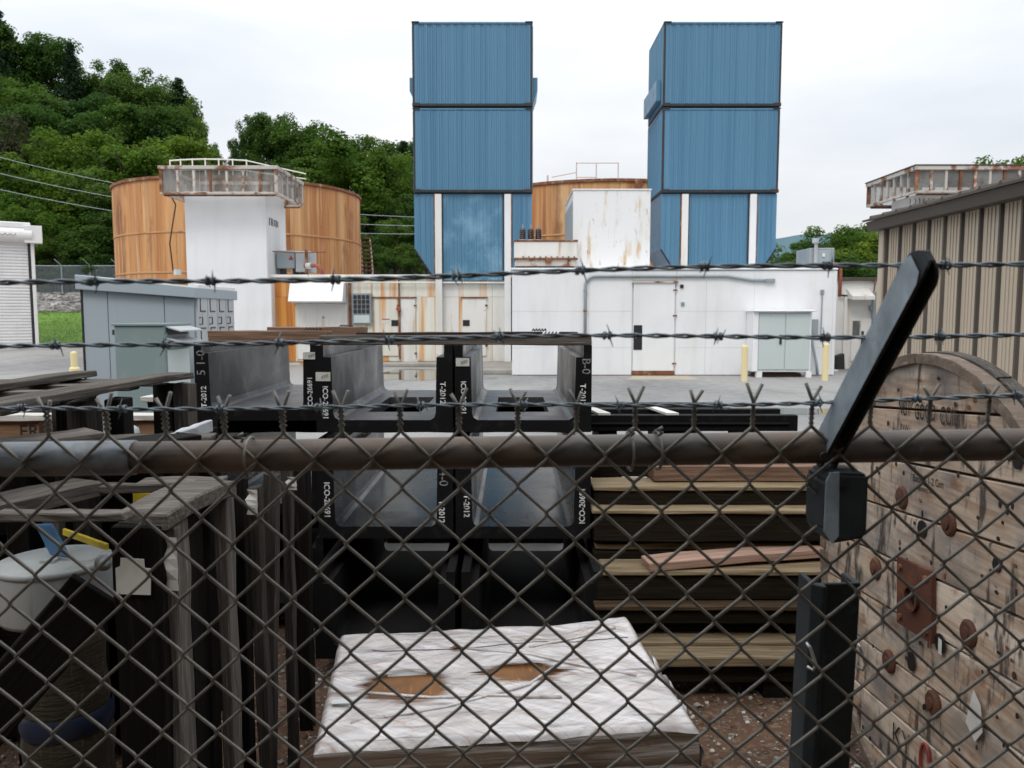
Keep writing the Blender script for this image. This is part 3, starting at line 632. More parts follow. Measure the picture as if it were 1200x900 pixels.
# tall white intake tower with the rusted screen hood on it
YT = 28.0
def zt(py): return at(265, py, YT).z
def xt(px): return at(px, 280, YT).x
ta, tb, tt = at(217.5, 280, YT).x, at(312.5, 280, YT).x, zt(224)
t = thing('intake_tower', 'tall white intake tower with a rusty screened hood, in front of the left orange tank', 'tower', ((ta + tb) / 2, YT, 0))
box('wall', white, t, ta, tb, YT, YT + 2.4, zt(330), tt, bevel=.02)
box('lower_wall', white, t, ta + .02, xt(316.5), YT - .02, YT + 2.3, 0, zt(330) - .004, bevel=.02)
scrawl(brown_ink, t, (tb + .012, YT + .35, zt(258)), (0, 1, 0), (0, 0, 1), 6, .28)
def hood(t, scr, px0, px1, YF, depth, zb, ztp, nf, nd_, xw0, xw1, ztower, ywall, wdepth):
    """open frame of posts and mesh screens hung round the top of a tower"""
    y0, y1 = YF, YF + depth
    for (xa, xb, ya, yb) in ((px0, px1, y0, y0 + .09), (px0, px1, y1 - .09, y1), (px0, px0 + .09, y0 + .09, y1 - .09), (px1 - .09, px1, y0 + .09, y1 - .09)):
        box('top_rail', rust_pale, t, xa - .03, xb + .03, ya - (.03 if xb - xa > .2 else 0), yb + (.03 if xb - xa > .2 else 0), ztp - .12, ztp, bevel=.01)
        box('bottom_rail', rust_pale, t, xa, xb, ya, yb, zb, zb + .07, bevel=.01)
    def post(x, y, s=.05, m=rust_pale): box('post', m, t, x - s, x + s, y - s, y + s, zb + .07, ztp - .12)
    for i in range(nf + 1):
        x = px0 + .05 + (px1 - px0 - .1) * i / nf
        for y in (y0 + .05, y1 - .05): post(x, y, .05 if i in (0, nf) else .035, rust_steel if i % 3 == 0 else rust_pale)
        if i < nf:
            xb = px0 + .05 + (px1 - px0 - .1) * (i + 1) / nf
            for y in (y0 + .05, y1 - .05): box('screen_panel', scr, t, x + .052, xb - .052, y - .006, y + .006, zb + .072, ztp - .122)
    for i in range(1, nd_):
        y = y0 + .05 + (depth - .1) * i / nd_
        for x in (px0 + .05, px1 - .05): post(x, y, .035)
    for i in range(nd_):
        y = y0 + .05 + (depth - .1) * i / nd_; yb = y0 + .05 + (depth - .1) * (i + 1) / nd_
        for x in (px0 + .05, px1 - .05): box('screen_panel', scr, t, x - .006, x + .006, y + .052, yb - .052, zb + .072, ztp - .122)
    MB().box(px0 + .1, px1 - .1, y0 + .1, y0 + .16, zb - .05, zb - .002).box(px0 + .1, px1 - .1, y1 - .16, y1 - .1, zb - .05, zb - .002).build('floor_beam', rust_steel, t)
YH = 27.1
ha, hb = at(186.5, 212, YH).x, at(325, 212, YH).x
hood(t, screen, ha, hb, YH, 3.3, at(260, 227.5, YH).z, at(260, 194, YH).z, 7, 5, ta, tb, tt, YT, 2.4)
# grey unit with pipes on the cream roof beside the tower
yu = 28.9
u0, u1, uz0, uz1 = rect(323.5, 322, 364, 293.5, yu)
t = thing('rooftop_switch_unit', 'grey rooftop switch unit with a red pipe, right of the white intake tower', 'machine unit', ((u0 + u1) / 2, yu, c3 + .06))
zb_ = c3 + .06
box('body', ac_grey, t, u0, at(345, 308, yu).x, yu, yu + .9, zb_ + .25, uz1, bevel=.03)
box('side_box', locker_grey, t, at(345.5, 308, yu).x, u1, yu + .05, yu + .9, zb_ + .12, uz1 - .02, bevel=.03)
for px in (327, 342, 350): box('leg', dark_steel, t, at(px, 320, yu).x, at(px + 3, 320, yu).x, yu + .1, yu + .7, zb_, zb_ + .25)
MB().tube([(at(359, 300, yu - .15).x, yu - .15, zb_), (at(359, 300, yu - .15).x, yu - .15, uz1)], .06, 8).build('riser_pipe', rust_steel, t, smooth=True)
pz = at(368, 312, yu).z
MB().tube([(at(356, 300, yu - .2).x, yu - .2, pz), (at(370, 300, yu - .2).x, yu - .2, pz + .02), (at(375, 300, yu - .2).x, yu - .2, pz - .08), (at(377.5, 300, yu - .2).x, yu - .2, zb_)], .08, 10).build('bent_pipe', red_pipe, t, smooth=True)
MB().tube([(at(358, 300, yu - .2).x, yu - .2, pz), (at(364, 300, yu - .2).x, yu - .2, pz + .01)], .11, 10).build('pipe_collar', can_white, t, smooth=True)
mb = MB().tube([(at(318, 300, yu - .25).x, yu - .25, at(318, 295, yu).z), (at(344, 300, yu - .25).x, yu - .25, at(340, 297, yu).z), (at(382, 300, yu - .25).x, yu - .25, at(382, 296, yu).z)], .02, 5)
mb.build('cable', rust_steel, t)
q_ = at(341, 302, yu); MB().prism([(q_.x - .09, q_.z - .08), (q_.x + .09, q_.z - .08), (q_.x, q_.z + .09)], yu - .004, yu - .001).build('warning_triangle', red_mark, t)

# ------------------------------------------------------------------ the two orange tanks
def tank(px, D, R, Ht, label, seed):
    c = Vector(((px - 600) / F * D, D, 0))
    t = thing('storage_tank', label, 'tank', c)
    hs = [0, .27 * Ht, .46 * Ht, .69 * Ht, Ht]
    for i in range(4):
        MB().lathe([(R - .03 * 0, hs[i]), (R, hs[i + 1] - .02)], 120, c).build('plate_course', tank_rust, t, smooth=True)
        if i < 3: MB().lathe([(R + .002, hs[i + 1] - .06), (R + .035, hs[i + 1] - .05), (R + .035, hs[i + 1] + .02), (R + .002, hs[i + 1] + .03)], 120, c).build('seam_band', surf('tank_seam', (.50, .27, .12), .75, [(RUSTD, (1, 1, 1), 3, .55, .7, .7)]) if 'tank_seam' not in MATS else MATS['tank_seam'], t)
    MB().lathe([(R + .002, Ht - .12), (R + .09, Ht - .10), (R + .09, Ht + .04), (R - .1, Ht + .05)], 120, c).build('rim', rust_steel, t)
    MB().lathe([(R - .1, Ht + .03), (R * .5, Ht + .35), (.01, Ht + .5)], 60, c).build('roof', tank_rust, t)
    # plate edges: shallow vertical weld strips
    for k in range(40):
        w = 2 * PI * k / 40 + random.uniform(-.02, .02)
        if math.sin(w) > .25: continue
        j = random.choice([0, 1, 2, 3]); p = c + Vector((math.cos(w) * (R + .004), math.sin(w) * (R + .004), 0))
        MB().tube([p + Vector((0, 0, hs[j] + .05)), p + Vector((0, 0, hs[j + 1] - .1))], .018, 4).build('weld_seam', MATS['tank_seam'], t)
    return t, c
TH = 8.35
tk, c = tank(288.4, 45, 6.46, TH, 'large round tank streaked orange with rust, behind the white intake tower at left', 1)
mb = MB()
for w in lin(PI * 1.37, PI * 1.62, 6):
    p = c + Vector((5.0 * math.cos(w), 5.0 * math.sin(w), TH + .1)); mb.tube([p, p + Vector((0, 0, 1.0))], .035, 5)
for h in (1.05, .55):
    mb.tube([c + Vector((5.0 * math.cos(w), 5.0 * math.sin(w), TH + h)) for w in lin(PI * 1.37, PI * 1.62, 18)], .035, 5)
    mb.tube([c + Vector((5.0 * math.cos(PI * 1.62), 5.0 * math.sin(PI * 1.62), TH + h)), c + Vector((4.6, -3.9, TH + h * .5))], .03, 5)
mb.build('railing', white, tk)
# winding stair on its right flank
mb = MB(); R = 6.46; ws = lin(math.radians(-6), math.radians(21), 24)
for k, w in enumerate(ws):
    z = .4 + 5.6 * k / 23
    u, v = Vector((math.cos(w), math.sin(w), 0)), Vector((-math.sin(w), math.cos(w), 0))
    p = c + u * (R + .05)
    a, b = p - v * .13, p + v * .13
    mb.hull8([a + Vector((0, 0, z)), a + u * .62 + Vector((0, 0, z)), b + u * .62 + Vector((0, 0, z)), b + Vector((0, 0, z)), a + Vector((0, 0, z + .05)), a + u * .62 + Vector((0, 0, z + .05)), b + u * .62 + Vector((0, 0, z + .05)), b + Vector((0, 0, z + .05))])
mb.build('stair', rust_steel, tk)
for dr in (.08, .64): MB().tube([c + Vector(((R + dr) * math.cos(w), (R + dr) * math.sin(w), .35 + 5.6 * k / 23)) for k, w in enumerate(ws)], .05, 5).build('stringer', rust_pale, tk)
p = at(209, 232, 37.5)
MB().tube([at(200, 229, 37.6), at(206, 240, 37.9), at(202, 265, 37.8), at(199, 285, 37.8), at(203, 318, 37.9)], .035, 5).build('hanging_cable', dark_steel, tk)
tk, c = tank(705, 46.5, 6.98, TH, 'orange-brown round tank seen between the two blue towers', 2)
mb = MB()
for (x, y) in ((-.9, 0), (.15, .3), (1.25, 0)):
    mb.tube([c + Vector((x - 1.0, -4.6 + y, TH + .2)), c + Vector((x - 1.0, -4.6 + y, TH + 1.25))], .03, 5)
mb.tube([c + Vector((-1.9, -4.6, TH + 1.22)), c + Vector((.25, -4.6, TH + 1.22))], .025, 5)
mb.tube([c + Vector((-1.9, -4.6, TH + .5)), c + Vector((-.85, -4.6, TH + .5))], .025, 5)
mb.tube([c + Vector((-1.9, -4.6, TH + .75)), c + Vector((-3.2, -4.9, TH + .45))], .025, 5)
mb.tube([c + Vector((-3.4, -4.9, TH + .1)), c + Vector((-3.4, -4.9, TH + .55))], .05, 5)
mb.build('railing', surf('pinkish_rail_paint', (.5, .42, .41), .6), tk)
q = c + Vector((.95, -6.85, 0))
MB().tube([q + Vector((-.14, -.1, TH - .2)), q + Vector((-.14, -.1, TH - 4))], .03, 5).tube([q + Vector((.14, -.1, TH - .2)), q + Vector((.14, -.1, TH - 4))], .03, 5).box(q.x - .2, q.x + .2, q.y - .2, q.y, TH - .55, TH - .1).build('overflow_pipe', rust_steel, tk)

# ------------------------------------------------------------------ the two blue exhaust towers
YW = 28.15
def blue_tower(x0, x1, depth, label, bleached):
    zA = [at(600, p, YW).z for p in (25, 126, 227)]
    zb = at(600, 328, YW).z
    t = thing('exhaust_tower', label, 'tower', ((x0 + x1) / 2, YW, 0))
    y1 = YW + depth
    for i in range(2):
        ztp, zbt = zA[i], zA[i + 1]
        mb = MB(); ribs(mb, (x0 + .06, YW, 0), (1, 0, 0), (0, -1, 0), x1 - x0 - .12, zbt + .13, ztp - .10, .30, .075, .035, .18 if i else .10, 2)
        mb.build('front_sheet', blue, t)
        for sx, xx0 in ((-1, x0), (1, x1)):
            mb = MB(); ribs(mb, (xx0, YW + .06, 0), (0, 1, 0), (sx, 0, 0), depth - .12, zbt + .13, ztp - .10, .30, .075, .035, .1, 2)
            mb.build('side_sheet', blue, t)
        box('core', dark_steel, t, x0 + .03, x1 - .03, YW + .03, y1 - .02, zbt + .02, ztp - .03)
        box('back_sheet', blue, t, x0, x1, y1 - .018, y1, zbt + .02, ztp - .02)
        for x in (x0, x1 - .055):
            for y in (YW - .012, y1 - .05): box('corner_post', dark_steel, t, x - .006, x + .061, y, y + .07, zbt + .115, ztp - .085)
        for (ya, yb, xa, xb) in ((YW - .05, YW + .05, x0, x1), (y1 - .05, y1 + .05, x0, x1), (YW + .052, y1 - .052, x0 - .02, x0 + .05), (YW + .052, y1 - .052, x1 - .05, x1 + .02)):
            box('base_rail', dark_steel, t, xa, xb, ya, yb, zbt + .035, zbt + .11, bevel=.01)
            box('head_rail', blue, t, xa, xb, ya + .03, yb - .03 if yb - ya < .2 else yb, ztp - .085, ztp - .02, bevel=.01)
        for x in (x0, x1 - .22):
            box('corner_casting', dark_steel, t, x - .02, x + .24, YW - .07, YW + .12, zbt + .03, zbt + .15, bevel=.012)
            box('corner_casting', dark_steel, t, x - .02, x + .24, YW - .06, YW + .12, ztp - .06, ztp - .008, bevel=.012)
    mb = MB()
    for k in range(13): mb.box(x0 + .3 + k * (x1 - x0 - .6) / 12 - .10, x0 + .3 + k * (x1 - x0 - .6) / 12 + .10, YW - .045, YW - .036, zA[0] - .115, zA[0] - .088)
    mb.build('drip_slot', dark_steel, t, kind='stuff')
    # transition under the boxes, its lower corners cut away
    cz = at(600, 292, YW).z
    w = x1 - x0
    def xat(f): return x0 + w * f
    zt_ = zA[2] + .02
    ps = [(.0, .175), (.25, .73), (.82, 1.0)]
    MB().prism([(x0 + .17 * w, zb), (x1 - .17 * w, zb), (x1 - .01, cz), (x1 - .01, zt_), (x0 + .01, zt_), (x0 + .01, cz)], YW + .12, y1 - .05).build('transition_body', blue, t)
    mb = MB(); ribs(mb, (xat(.235), YW + .09, 0), (1, 0, 0), (0, -1, 0), w * .51, zb, zt_ - .02, .26, .06, .03, .1, 1); mb.build('centre_sheet', bleached, t)
    for s in (0, 1):
        def X(f): return xat(f) if s == 0 else xat(1 - f)
        pts = [(X(.0), cz), (X(.165), zb + .02), (X(.165), zt_ - .02), (X(.0), zt_ - .02)]
        if s: pts = pts[::-1]
        MB().prism(pts, YW + .05, YW + .118).build('side_wing', blue, t)
        for f in (.045, .09, .13): 
            zlow = cz + (zb + .02 - cz) * f / .165
            MB().prism([(X(f) - .02, zlow + .05), (X(f) + .02, zlow + .05), (X(f) + .012, zt_ - .03), (X(f) - .012, zt_ - .03)], YW + .02, YW + .05).build('rib', blue, t)
        MB().tube([(X(.0), YW + .04, cz), (X(.168), YW + .04, zb + .02)], .03, 5).build('edge_angle', dark_steel, t)
        xp = X(.205)
        box('leg', white if s else white_dirty, t, xp - .115, xp + .115, YW - .02, YW + .22, 0, zt_ - .03, bevel=.01)
        box('leg_shadow_strip', dark_steel, t, X(.232) - .05, X(.232) + .05, YW + .055, YW + .0895, zb, zt_ - .03)  # solid dark strip painted in for the shadow beside the leg
        box('rusty_flange', rust_steel, t, X(.176) - .035, X(.176) + .035, YW + .0, YW + .049, zb, zt_ - .04)
    return t
xa, xb = at(484, 130, YW).x, at(623.5, 130, YW).x
t = blue_tower(xa, xb, 3.0, 'left blue corrugated exhaust tower, with bleached patches on its lower panel', blue_bleached)
def side_box(t, x0, x1, y0, y1, za, zb):
    MB().prism([(x0, za + (zb - za) * .45), (x1, za) if x1 > x0 else (x1, za), (x1, zb), (x0, zb)] if False else [(x0, za + .001), (x1, za + .001), (x1, zb), (x0, zb)], y0, y1).build('side_box', blue, t, bevel=.01)
zs1, zs2 = at(600, 118, YW).z, at(600, 87, YW).z
MB().prism([(xa - .001, zs1 + .2), (xa - .001, zs2), (xa - .16, zs2), (xa - .16, zs2 - .45)], YW + .4, YW + 2.0).build('side_box', blue, t)
MB().prism([(xb + .04, zs1), (xb + .2, zs1 + .45), (xb + .2, zs2), (xb + .04, zs2)], YW + .4, YW + 2.0).build('side_box', blue, t)
xa, xb = at(777, 130, YW).x, at(914, 130, YW).x
t = blue_tower(xa, xb, 3.0, 'right blue corrugated exhaust tower, its left side in view', blue)
MB().prism([(xa - .20, at(600, 116, YW).z), (xa - .04, at(600, 116, YW).z), (xa - .04, at(600, 91, YW).z), (xa - .20, at(600, 91, YW).z)], YW + .25, YW + 2.9).build('side_box', blue, t, bevel=.01)
MB().prism([(xb + .036, at(600, 103, YW).z), (xb + .14, at(600, 101, YW).z), (xb + .14, at(600, 90, YW).z), (xb + .036, at(600, 90, YW).z)], YW + .4, YW + 2.0).build('side_box', blue, t, bevel=.01)

# ------------------------------------------------------------------ on the white roof
zr = zz(314)
yr = YB + .9
r0, r1, _, r3 = rect(671.5, 313, 762, 223, yr)
t = thing('rooftop_enclosure', 'big white rust-spotted box on the roof between the two blue towers', 'enclosure', ((r0 + r1) / 2, yr, z1))
box('front_panel', white_spot, t, r0, r1, yr, yr + .05, z1, r3, bevel=.01)
box('body', white_spot, t, r0 + .01, r1 - .01, yr + .05, yr + 3.6, z1, r3 - .02)
box('side_panel', grey_paint, t, r0 - .02, r0 + .01, yr + .12, yr + 3.4, z1, r3 - .3, bevel=.008)  # grey colour carries the shaded left side of the white box
box('top_cap', white, t, r0 - .03, r1 + .03, yr - .03, yr + 3.62, r3, r3 + .04, bevel=.01)
yv = YB + .6
v0, v1, vz0, vz1 = rect(602.5, 313, 677, 281, yv)
t = thing('transformer', 'rusting white transformer tank with three dark insulators, on the roof beside the left blue tower', 'transformer', ((v0 + v1) / 2, yv, z1))
box('skid', dark_steel, t, v0 + .05, v1 - .1, yv + .05, yv + 1.0, z1, z1 + .09)
box('lower_tank', rust_pale, t, v0 + .02, v1 - .04, yv + .04, yv + 1.1, z1 + .09, at(640, 304, yv).z, bevel=.01)
box('flange', rust_steel, t, v0 - .01, v1, yv - .02, yv + 1.12, at(640, 304, yv).z, at(640, 302.5, yv).z)
box('tank', white_dirty, t, v0, v1 - .02, yv, yv + 1.1, at(640, 302.5, yv).z, vz1 - .05, bevel=.015)
box('lid', rust_steel, t, v0 - .02, v1 + .01, yv - .03, yv + 1.13, vz1 - .05, vz1, bevel=.01)
box('drain_valve', rust_steel, t, at(639, 307, yv).x, at(646, 307, yv).x, yv - .1, yv + .04, at(640, 308.5, yv).z, at(640, 303, yv).z, bevel=.02)
for k in range(10): box('bolt', rust_steel, t, v0 + .25 + k * .17, v0 + .29 + k * .17, yv - .035, yv + .0, at(640, 301.6, yv).z, at(640, 300.4, yv).z)
for px in (612.5, 622, 631):
    c = at(px, 281, yv + .4); c.z = vz1
    prof = [(.001, 0), (.11, 0), (.11, .05)]
    for k in range(5): prof += [(.085, .07 + k * .055), (.10, .09 + k * .055), (.085, .115 + k * .055)]
    i = MB().lathe(prof + [(.06, .37), (.001, .38)], 16, c).build('insulator', porcelain, t)
    MB().tube([c + Vector((0, 0, .37)), c + Vector((0, 0, .50))], .022, 6).build('terminal', ac_grey, i)
    MB().lathe([(.001, -.0), (.13, .0), (.13, .04), (.001, .04)], 16, c).build('collar', can_white, i)
ya = YB + 1.2
p0, p1, pz0, pz1 = rect(949, 313, 978, 290.5, ya)
t = thing('rooftop_air_unit', 'grey rooftop air unit at the right end of the long white roof', 'air unit', ((p0 + p1) / 2, ya, z1))
box('body', ac_grey, t, p0, p1, ya, ya + 1.2, z1, pz1, bevel=.02)
box('side_cover', grey_paint, t, at(954, 300, ya).x, at(973, 300, ya).x, ya - .03, ya, z1 + .08, pz1 - .08, bevel=.01)
box('mast', locker_grey, t, at(953, 300, ya).x, at(956.5, 300, ya).x, ya - .12, ya - .04, z1, at(953, 283, ya).z, bevel=.01)
MB().lathe([(.001, 0), (.1, 0), (.1, .14), (.001, .14)], 14, (at(954.5, 285, ya).x, ya - .08, at(954, 285, ya).z)).build('cap', locker_grey, t)
box('gauge', white_dirty, t, at(963, 300, ya).x, at(966, 300, ya).x, ya - .06, ya - .03, at(963, 301, ya).z, at(963, 297, ya).z)
zp = at(980, 309, ya).z
MB().tube([(p1, ya + .3, zp), (at(985, 309, ya).x, ya + .3, zp), (at(989, 309, ya).x, ya + .3, zp - .05), (at(990, 309, ya).x, ya + .3, zp - .2), (at(990, 309, ya).x, ya + .3, zp - 1)], .055, 10).build('bent_pipe', red_pipe, t, smooth=True)

# ------------------------------------------------------------------ second intake tower, behind the tan shed
y2 = 24.2
w0, w1 = at(1074, 240, y2).x, at(1290, 240, y2).x
t = thing('intake_tower', 'right-hand white intake tower whose screened hood shows above the tan shed roof', 'tower', ((w0 + w1) / 2, y2, 0))
zt2 = at(1073, 227, y2).z
box('wall', white_dirty, t, w0, w1, y2, y2 + 1.6, 0, zt2 - .02, bevel=.02)
scrawl(brown_ink, t, (at(1066, 236, y2).x, y2 - .012, at(1079, 236, y2).z), (1, 0, 0), (0, 0, 1), 6, .2)
yh2 = 23.4
h0, h1 = at(1073, 212, yh2).x, at(1300, 212, yh2).x
hood(t, screen_open, h0, h1, yh2, 3.2, at(1073, 226, yh2).z, at(1073, 194, yh2).z, 13, 7, w0, w1, zt2, y2, 3.0)
box('roof_sheet', brown_trim, t, h0 - .05, h1 + .05, yh2 - .05, yh2 + 3.25, at(1073, 194, yh2).z, at(1073, 194, yh2).z + .03)

# ------------------------------------------------------------------ tan ribbed shed on the right
XS = 4.27
YF_ = 9.25
ez = at(1031, 268, YF_).z
t = thing('metal_shed', 'tan ribbed metal shed with a dark brown eave at the right edge', 'shed', (XS + 2, 6, 0))
mb = MB(); ribs(mb, (XS, YF_, 0), (0, -1, 0), (-1, 0, 0), 8.2, 0, ez - .01, .303, .04, .001, .10, 2)
mb.build('wall_sheet', tan_sheet, t)
box('core', tan_sheet, t, XS + .03, XS + 5, 1.0, YF_ - .03, 0, ez - .05)
box('end_wall', tan_sheet, t, XS + .02, XS + 5, YF_ - .03, YF_, 0, ez - .02)
k = 0
for i in range(27):
    y = YF_ - .10 - i * .303
    if y < 1.2: break
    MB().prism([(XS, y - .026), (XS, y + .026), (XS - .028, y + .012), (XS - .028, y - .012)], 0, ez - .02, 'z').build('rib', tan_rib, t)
    mb = MB()
    for dy in (.085, .135, .19): mb.box(XS - .008, XS - .001, y - dy - .008, y - dy + .008, 0, ez - .03)
    mb.build('minor_rib', tan_sheet, t)
box('corner_trim', tan_sheet, t, XS - .05, XS + .06, YF_ - .09, YF_ + .03, 0, ez - .02, bevel=.006)
MB().hull8([(XS - .14, 1.0, ez - .02), (XS + .02, 1.0, ez - .02), (XS + .02, YF_ + .12, ez - .02), (XS - .14, YF_ + .12, ez - .02), (XS - .16, 1.0, ez + .085), (XS + .02, 1.0, ez + .085), (XS + .02, YF_ + .12, ez + .085), (XS - .16, YF_ + .12, ez + .085)]).build('eave_gutter', brown_trim, t)
MB().hull8([(XS - .19, 1.0, ez + .087), (XS + 3, 1.0, ez + .675), (XS + 3, YF_ + .16, ez + .675), (XS - .19, YF_ + .16, ez + .087), (XS - .19, 1.0, ez + .110), (XS + 3, 1.0, ez + .698), (XS + 3, YF_ + .16, ez + .698), (XS - .19, YF_ + .16, ez + .110)]).build('roof', brown_trim, t)
for i in range(27):
    y = YF_ - .05 - i * .303
    if y < 1.2: break
    MB().hull8([(XS - .19, y - .03, ez + .108), (XS + 3, y - .03, ez + .696), (XS + 3, y + .03, ez + .696), (XS - .19, y + .03, ez + .108), (XS - .19, y - .015, ez + .138), (XS + 3, y - .015, ez + .726), (XS + 3, y + .015, ez + .726), (XS - .19, y + .015, ez + .138)]).build('roof_seam', brown_trim, t)

# ------------------------------------------------------------------ roller-door garage, far left
yg = 45.0
M = Matrix.Translation((at(37, 330, yg).x, yg, 0)) @ Matrix.Rotation(math.radians(34), 4, 'Z')
s = yg * 1.0 / F
t = thing('garage', 'white garage with a closed roller shutter and drum housing at the far left', 'building', M.translation)
gh = at(37, 284, yg).z
def gb(name, mat, *a, bevel=0.0): return MB(M).box(*a).build(name, mat, t, bevel=bevel)
gb('wall', white, -9, .02, .35, 8, 0, gh + 1.0)
gb('fascia', white, -9, .08, -.1, .5, at(37, 268, yg).z, at(37, 261, yg).z, bevel=.05)
mb = MB(M); pr = []
nsl = 34
for i in range(nsl):
    za, zb = gh * i / nsl, gh * (i + 1) / nsl
    pr += [(0, .22, za + .01), (0, .18, za + (zb - za) * .3), (0, .18, zb - (zb - za) * .25), (0, .24, zb - .01)]
mb.sheet([(-6.4 + p[0], p[1], p[2]) for p in pr], 0, 6.3, (1, 0, 0)); mb.build('shutter_slats', white, t)
gb('door_jamb', dark_steel, -.09, .04, .10, .35, 0, gh, bevel=.02)
gb('jamb_face', white, .042, .22, .05, .36, 0, gh, bevel=.02)
r_ = (at(37, 267, yg).z - gh) * .52
MB(M).tube([(-6.5, .1, gh + r_ * .9), (.12, .1, gh + r_ * .9)], r_, 20).build('drum_housing', white, t, smooth=False)
gb('end_bracket', white, -.25, .62, -.22, .36, gh - .05, at(37, 264.5, yg).z, bevel=.02)
MB(M).tube([(-1.75 + .1 * k, .1 - r_ - .004, gh + r_ * .9 + .07 * math.sin(k * 2.4)) for k in range(12)], .025, 4).build('faded_scrawl', surf('faded_brown_ink', (.45, .36, .33), .7), t)

# chain-link fence far behind the rocks
t = thing('boundary_fence', 'far chain-link boundary fence on top of the rock bank at left', 'fence', (-30, 62.4, hill(-30, 62.4)))
fz = hill(-30, 62.4); fh = 2.35
for x in lin(-46, -24, 10):
    p = MB().tube([(x, 62.4, fz), (x, 62.4, fz + fh)], .05, 6).build('post', ac_grey, t)
    MB().tube([(x, 62.4, fz + fh), (x - .35, 62.1, fz + fh + .45)], .035, 5).build('barb_arm', ac_grey, p)
for z in (fz + fh - .05, fz + .2): MB().tube([(-46, 62.4, z), (-24, 62.4, z)], .035, 5).build('rail', ac_grey, t)
mb = MB()
for i in range(220):
    x = -46 + i * .1
    for s_ in (1, -1):
        xe = x + s_ * 2.2
        mb.add([(x - .007, 62.38, fz + .1), (x + .007, 62.38, fz + .1), (xe + .007, 62.38, fz + fh - .1), (xe - .007, 62.38, fz + fh - .1)], [(0, 1, 2, 3)])
mb.build('mesh', ac_grey, t, kind='stuff')

# overhead lines crossing in front of the wood
for (a, b, lab) in (((-60, 168), (620, 255), 'top'), ((-60, 188), (620, 263), 'middle'), ((-60, 208), (620, 270), 'bottom')):
    p, q = at(a[0], a[1], 60), at(b[0], b[1], 56)
    o = MB().tube([p + (q - p) * u + Vector((0, 0, -1.6 * 4 * u * (1 - u))) for u in lin(0, 1, 24)], .021, 5).build('power_line', ac_grey)
    tag(o, lab + ' one of the three overhead wires crossing in front of the trees', 'power line', 'overhead wires')

# ------------------------------------------------------------------ trees
def rnd_dir():
    while True:
        v = Vector((random.uniform(-1, 1), random.uniform(-1, 1), random.uniform(-1, 1)))
        if .05 < v.length < 1: return v.normalized()
def leaf_quads(vs, fs, p, nrm, s, asp=.6):
    a = nrm.orthogonal().normalized(); w = random.uniform(0, 6.283)
    a = (a * math.cos(w) + nrm.cross(a) * math.sin(w)); b = nrm.cross(a)
    o = len(vs); k = s * random.uniform(.05, .25)
    vs += [p - a * s, p - b * s * asp + nrm * k, p + a * s, p + b * s * asp + nrm * k]
    fs.append((o, o + 1, o + 2, o + 3))
def crown_mesh(kind, seed, dens=1.0):
    random.seed(seed)
    vs, fs = [], []
    if kind == 'round':
        cl = []
        lobes = [(Vector((0, 0, 7.0)), 2.0)]
        for i in range(6):
            w = 2 * PI * (i + random.random()) / 6; q = random.uniform(1.0, 2.0)
            lobes.append((Vector((math.cos(w) * q, math.sin(w) * q, random.uniform(4.2, 8.0))), random.uniform(1.25, 1.9)))
        for c0, r0 in lobes:
            for i in range(9):
                d = rnd_dir(); q = random.uniform(.55, 1.0)
                cl.append((c0 + Vector((d.x, d.y, d.z * .85)) * r0 * q, random.uniform(.42, .95)))
        top = max(c.z + r * .8 for c, r in cl)
        for c, r in cl:
            for i in range(int(250 * r * dens)):
                d = rnd_dir()
                if d.z < -.3 and random.random() < .5: d.z = -d.z
                p = c + Vector((d.x, d.y, d.z * .75)) * r * random.uniform(.5, 1.12)
                p.z *= 9.9 / top
                leaf_quads(vs, fs, p, (d + rnd_dir() * .8 + Vector((0, 0, .3))).normalized(), random.uniform(.07, .155))
    else:
        for i in range(64):
            h = .12 + .88 * i / 64; rr = 2.5 * (1 - h) ** .8 + .12
            for j in range(int(5 + 6 * (1 - h))):
                w = random.uniform(0, 6.283); rl = rr * random.uniform(.7, 1.12)
                for k in range(int(14 * dens)):
                    u = random.uniform(.2, 1)
                    p = Vector((math.cos(w) * rl * u, math.sin(w) * rl * u, h * 10 - u * u * rl * .35)) + rnd_dir() * .16
                    leaf_quads(vs, fs, p, (Vector((math.cos(w) * .5, math.sin(w) * .5, .8)) + rnd_dir() * .8).normalized(), random.uniform(.08, .17), .45)
    me = bpy.data.meshes.new('crown'); me.from_pydata([tuple(v) for v in vs], [], fs)
    return me
def trunk_mesh(kind, seed):
    random.seed(seed)
    mb = MB()
    if kind == 'round':
        mb.tube([(0, 0, 0), (.06, .03, 2.0), (-.05, .05, 4.2), (.1, 0, 6.5)], .26, 8, r2=.10)
        for i in range(9):
            z = random.uniform(2.6, 5.8); w = random.uniform(0, 6.28); l = random.uniform(1.4, 2.6)
            mb.tube([(0, 0, z), (math.cos(w) * l * .5, math.sin(w) * l * .5, z + l * .35), (math.cos(w) * l, math.sin(w) * l, z + l * .9)], .09, 5, r2=.03)
    else: mb.tube([(0, 0, 0), (0, 0, 5), (.02, 0, 9.7)], .2, 7, r2=.03)
    me = bpy.data.meshes.new('trunk'); me.from_pydata([tuple(v) for v in mb.v], [], mb.f); me.materials.append(bark); return me
CROWNS = {}
for kind, n in (('round', 6), ('cone', 2)):
    for i in range(n): CROWNS[kind, i] = (crown_mesh(kind, 11 + i * 7 + (50 if kind == 'cone' else 0)), trunk_mesh(kind, 5 + i))
TM = {}
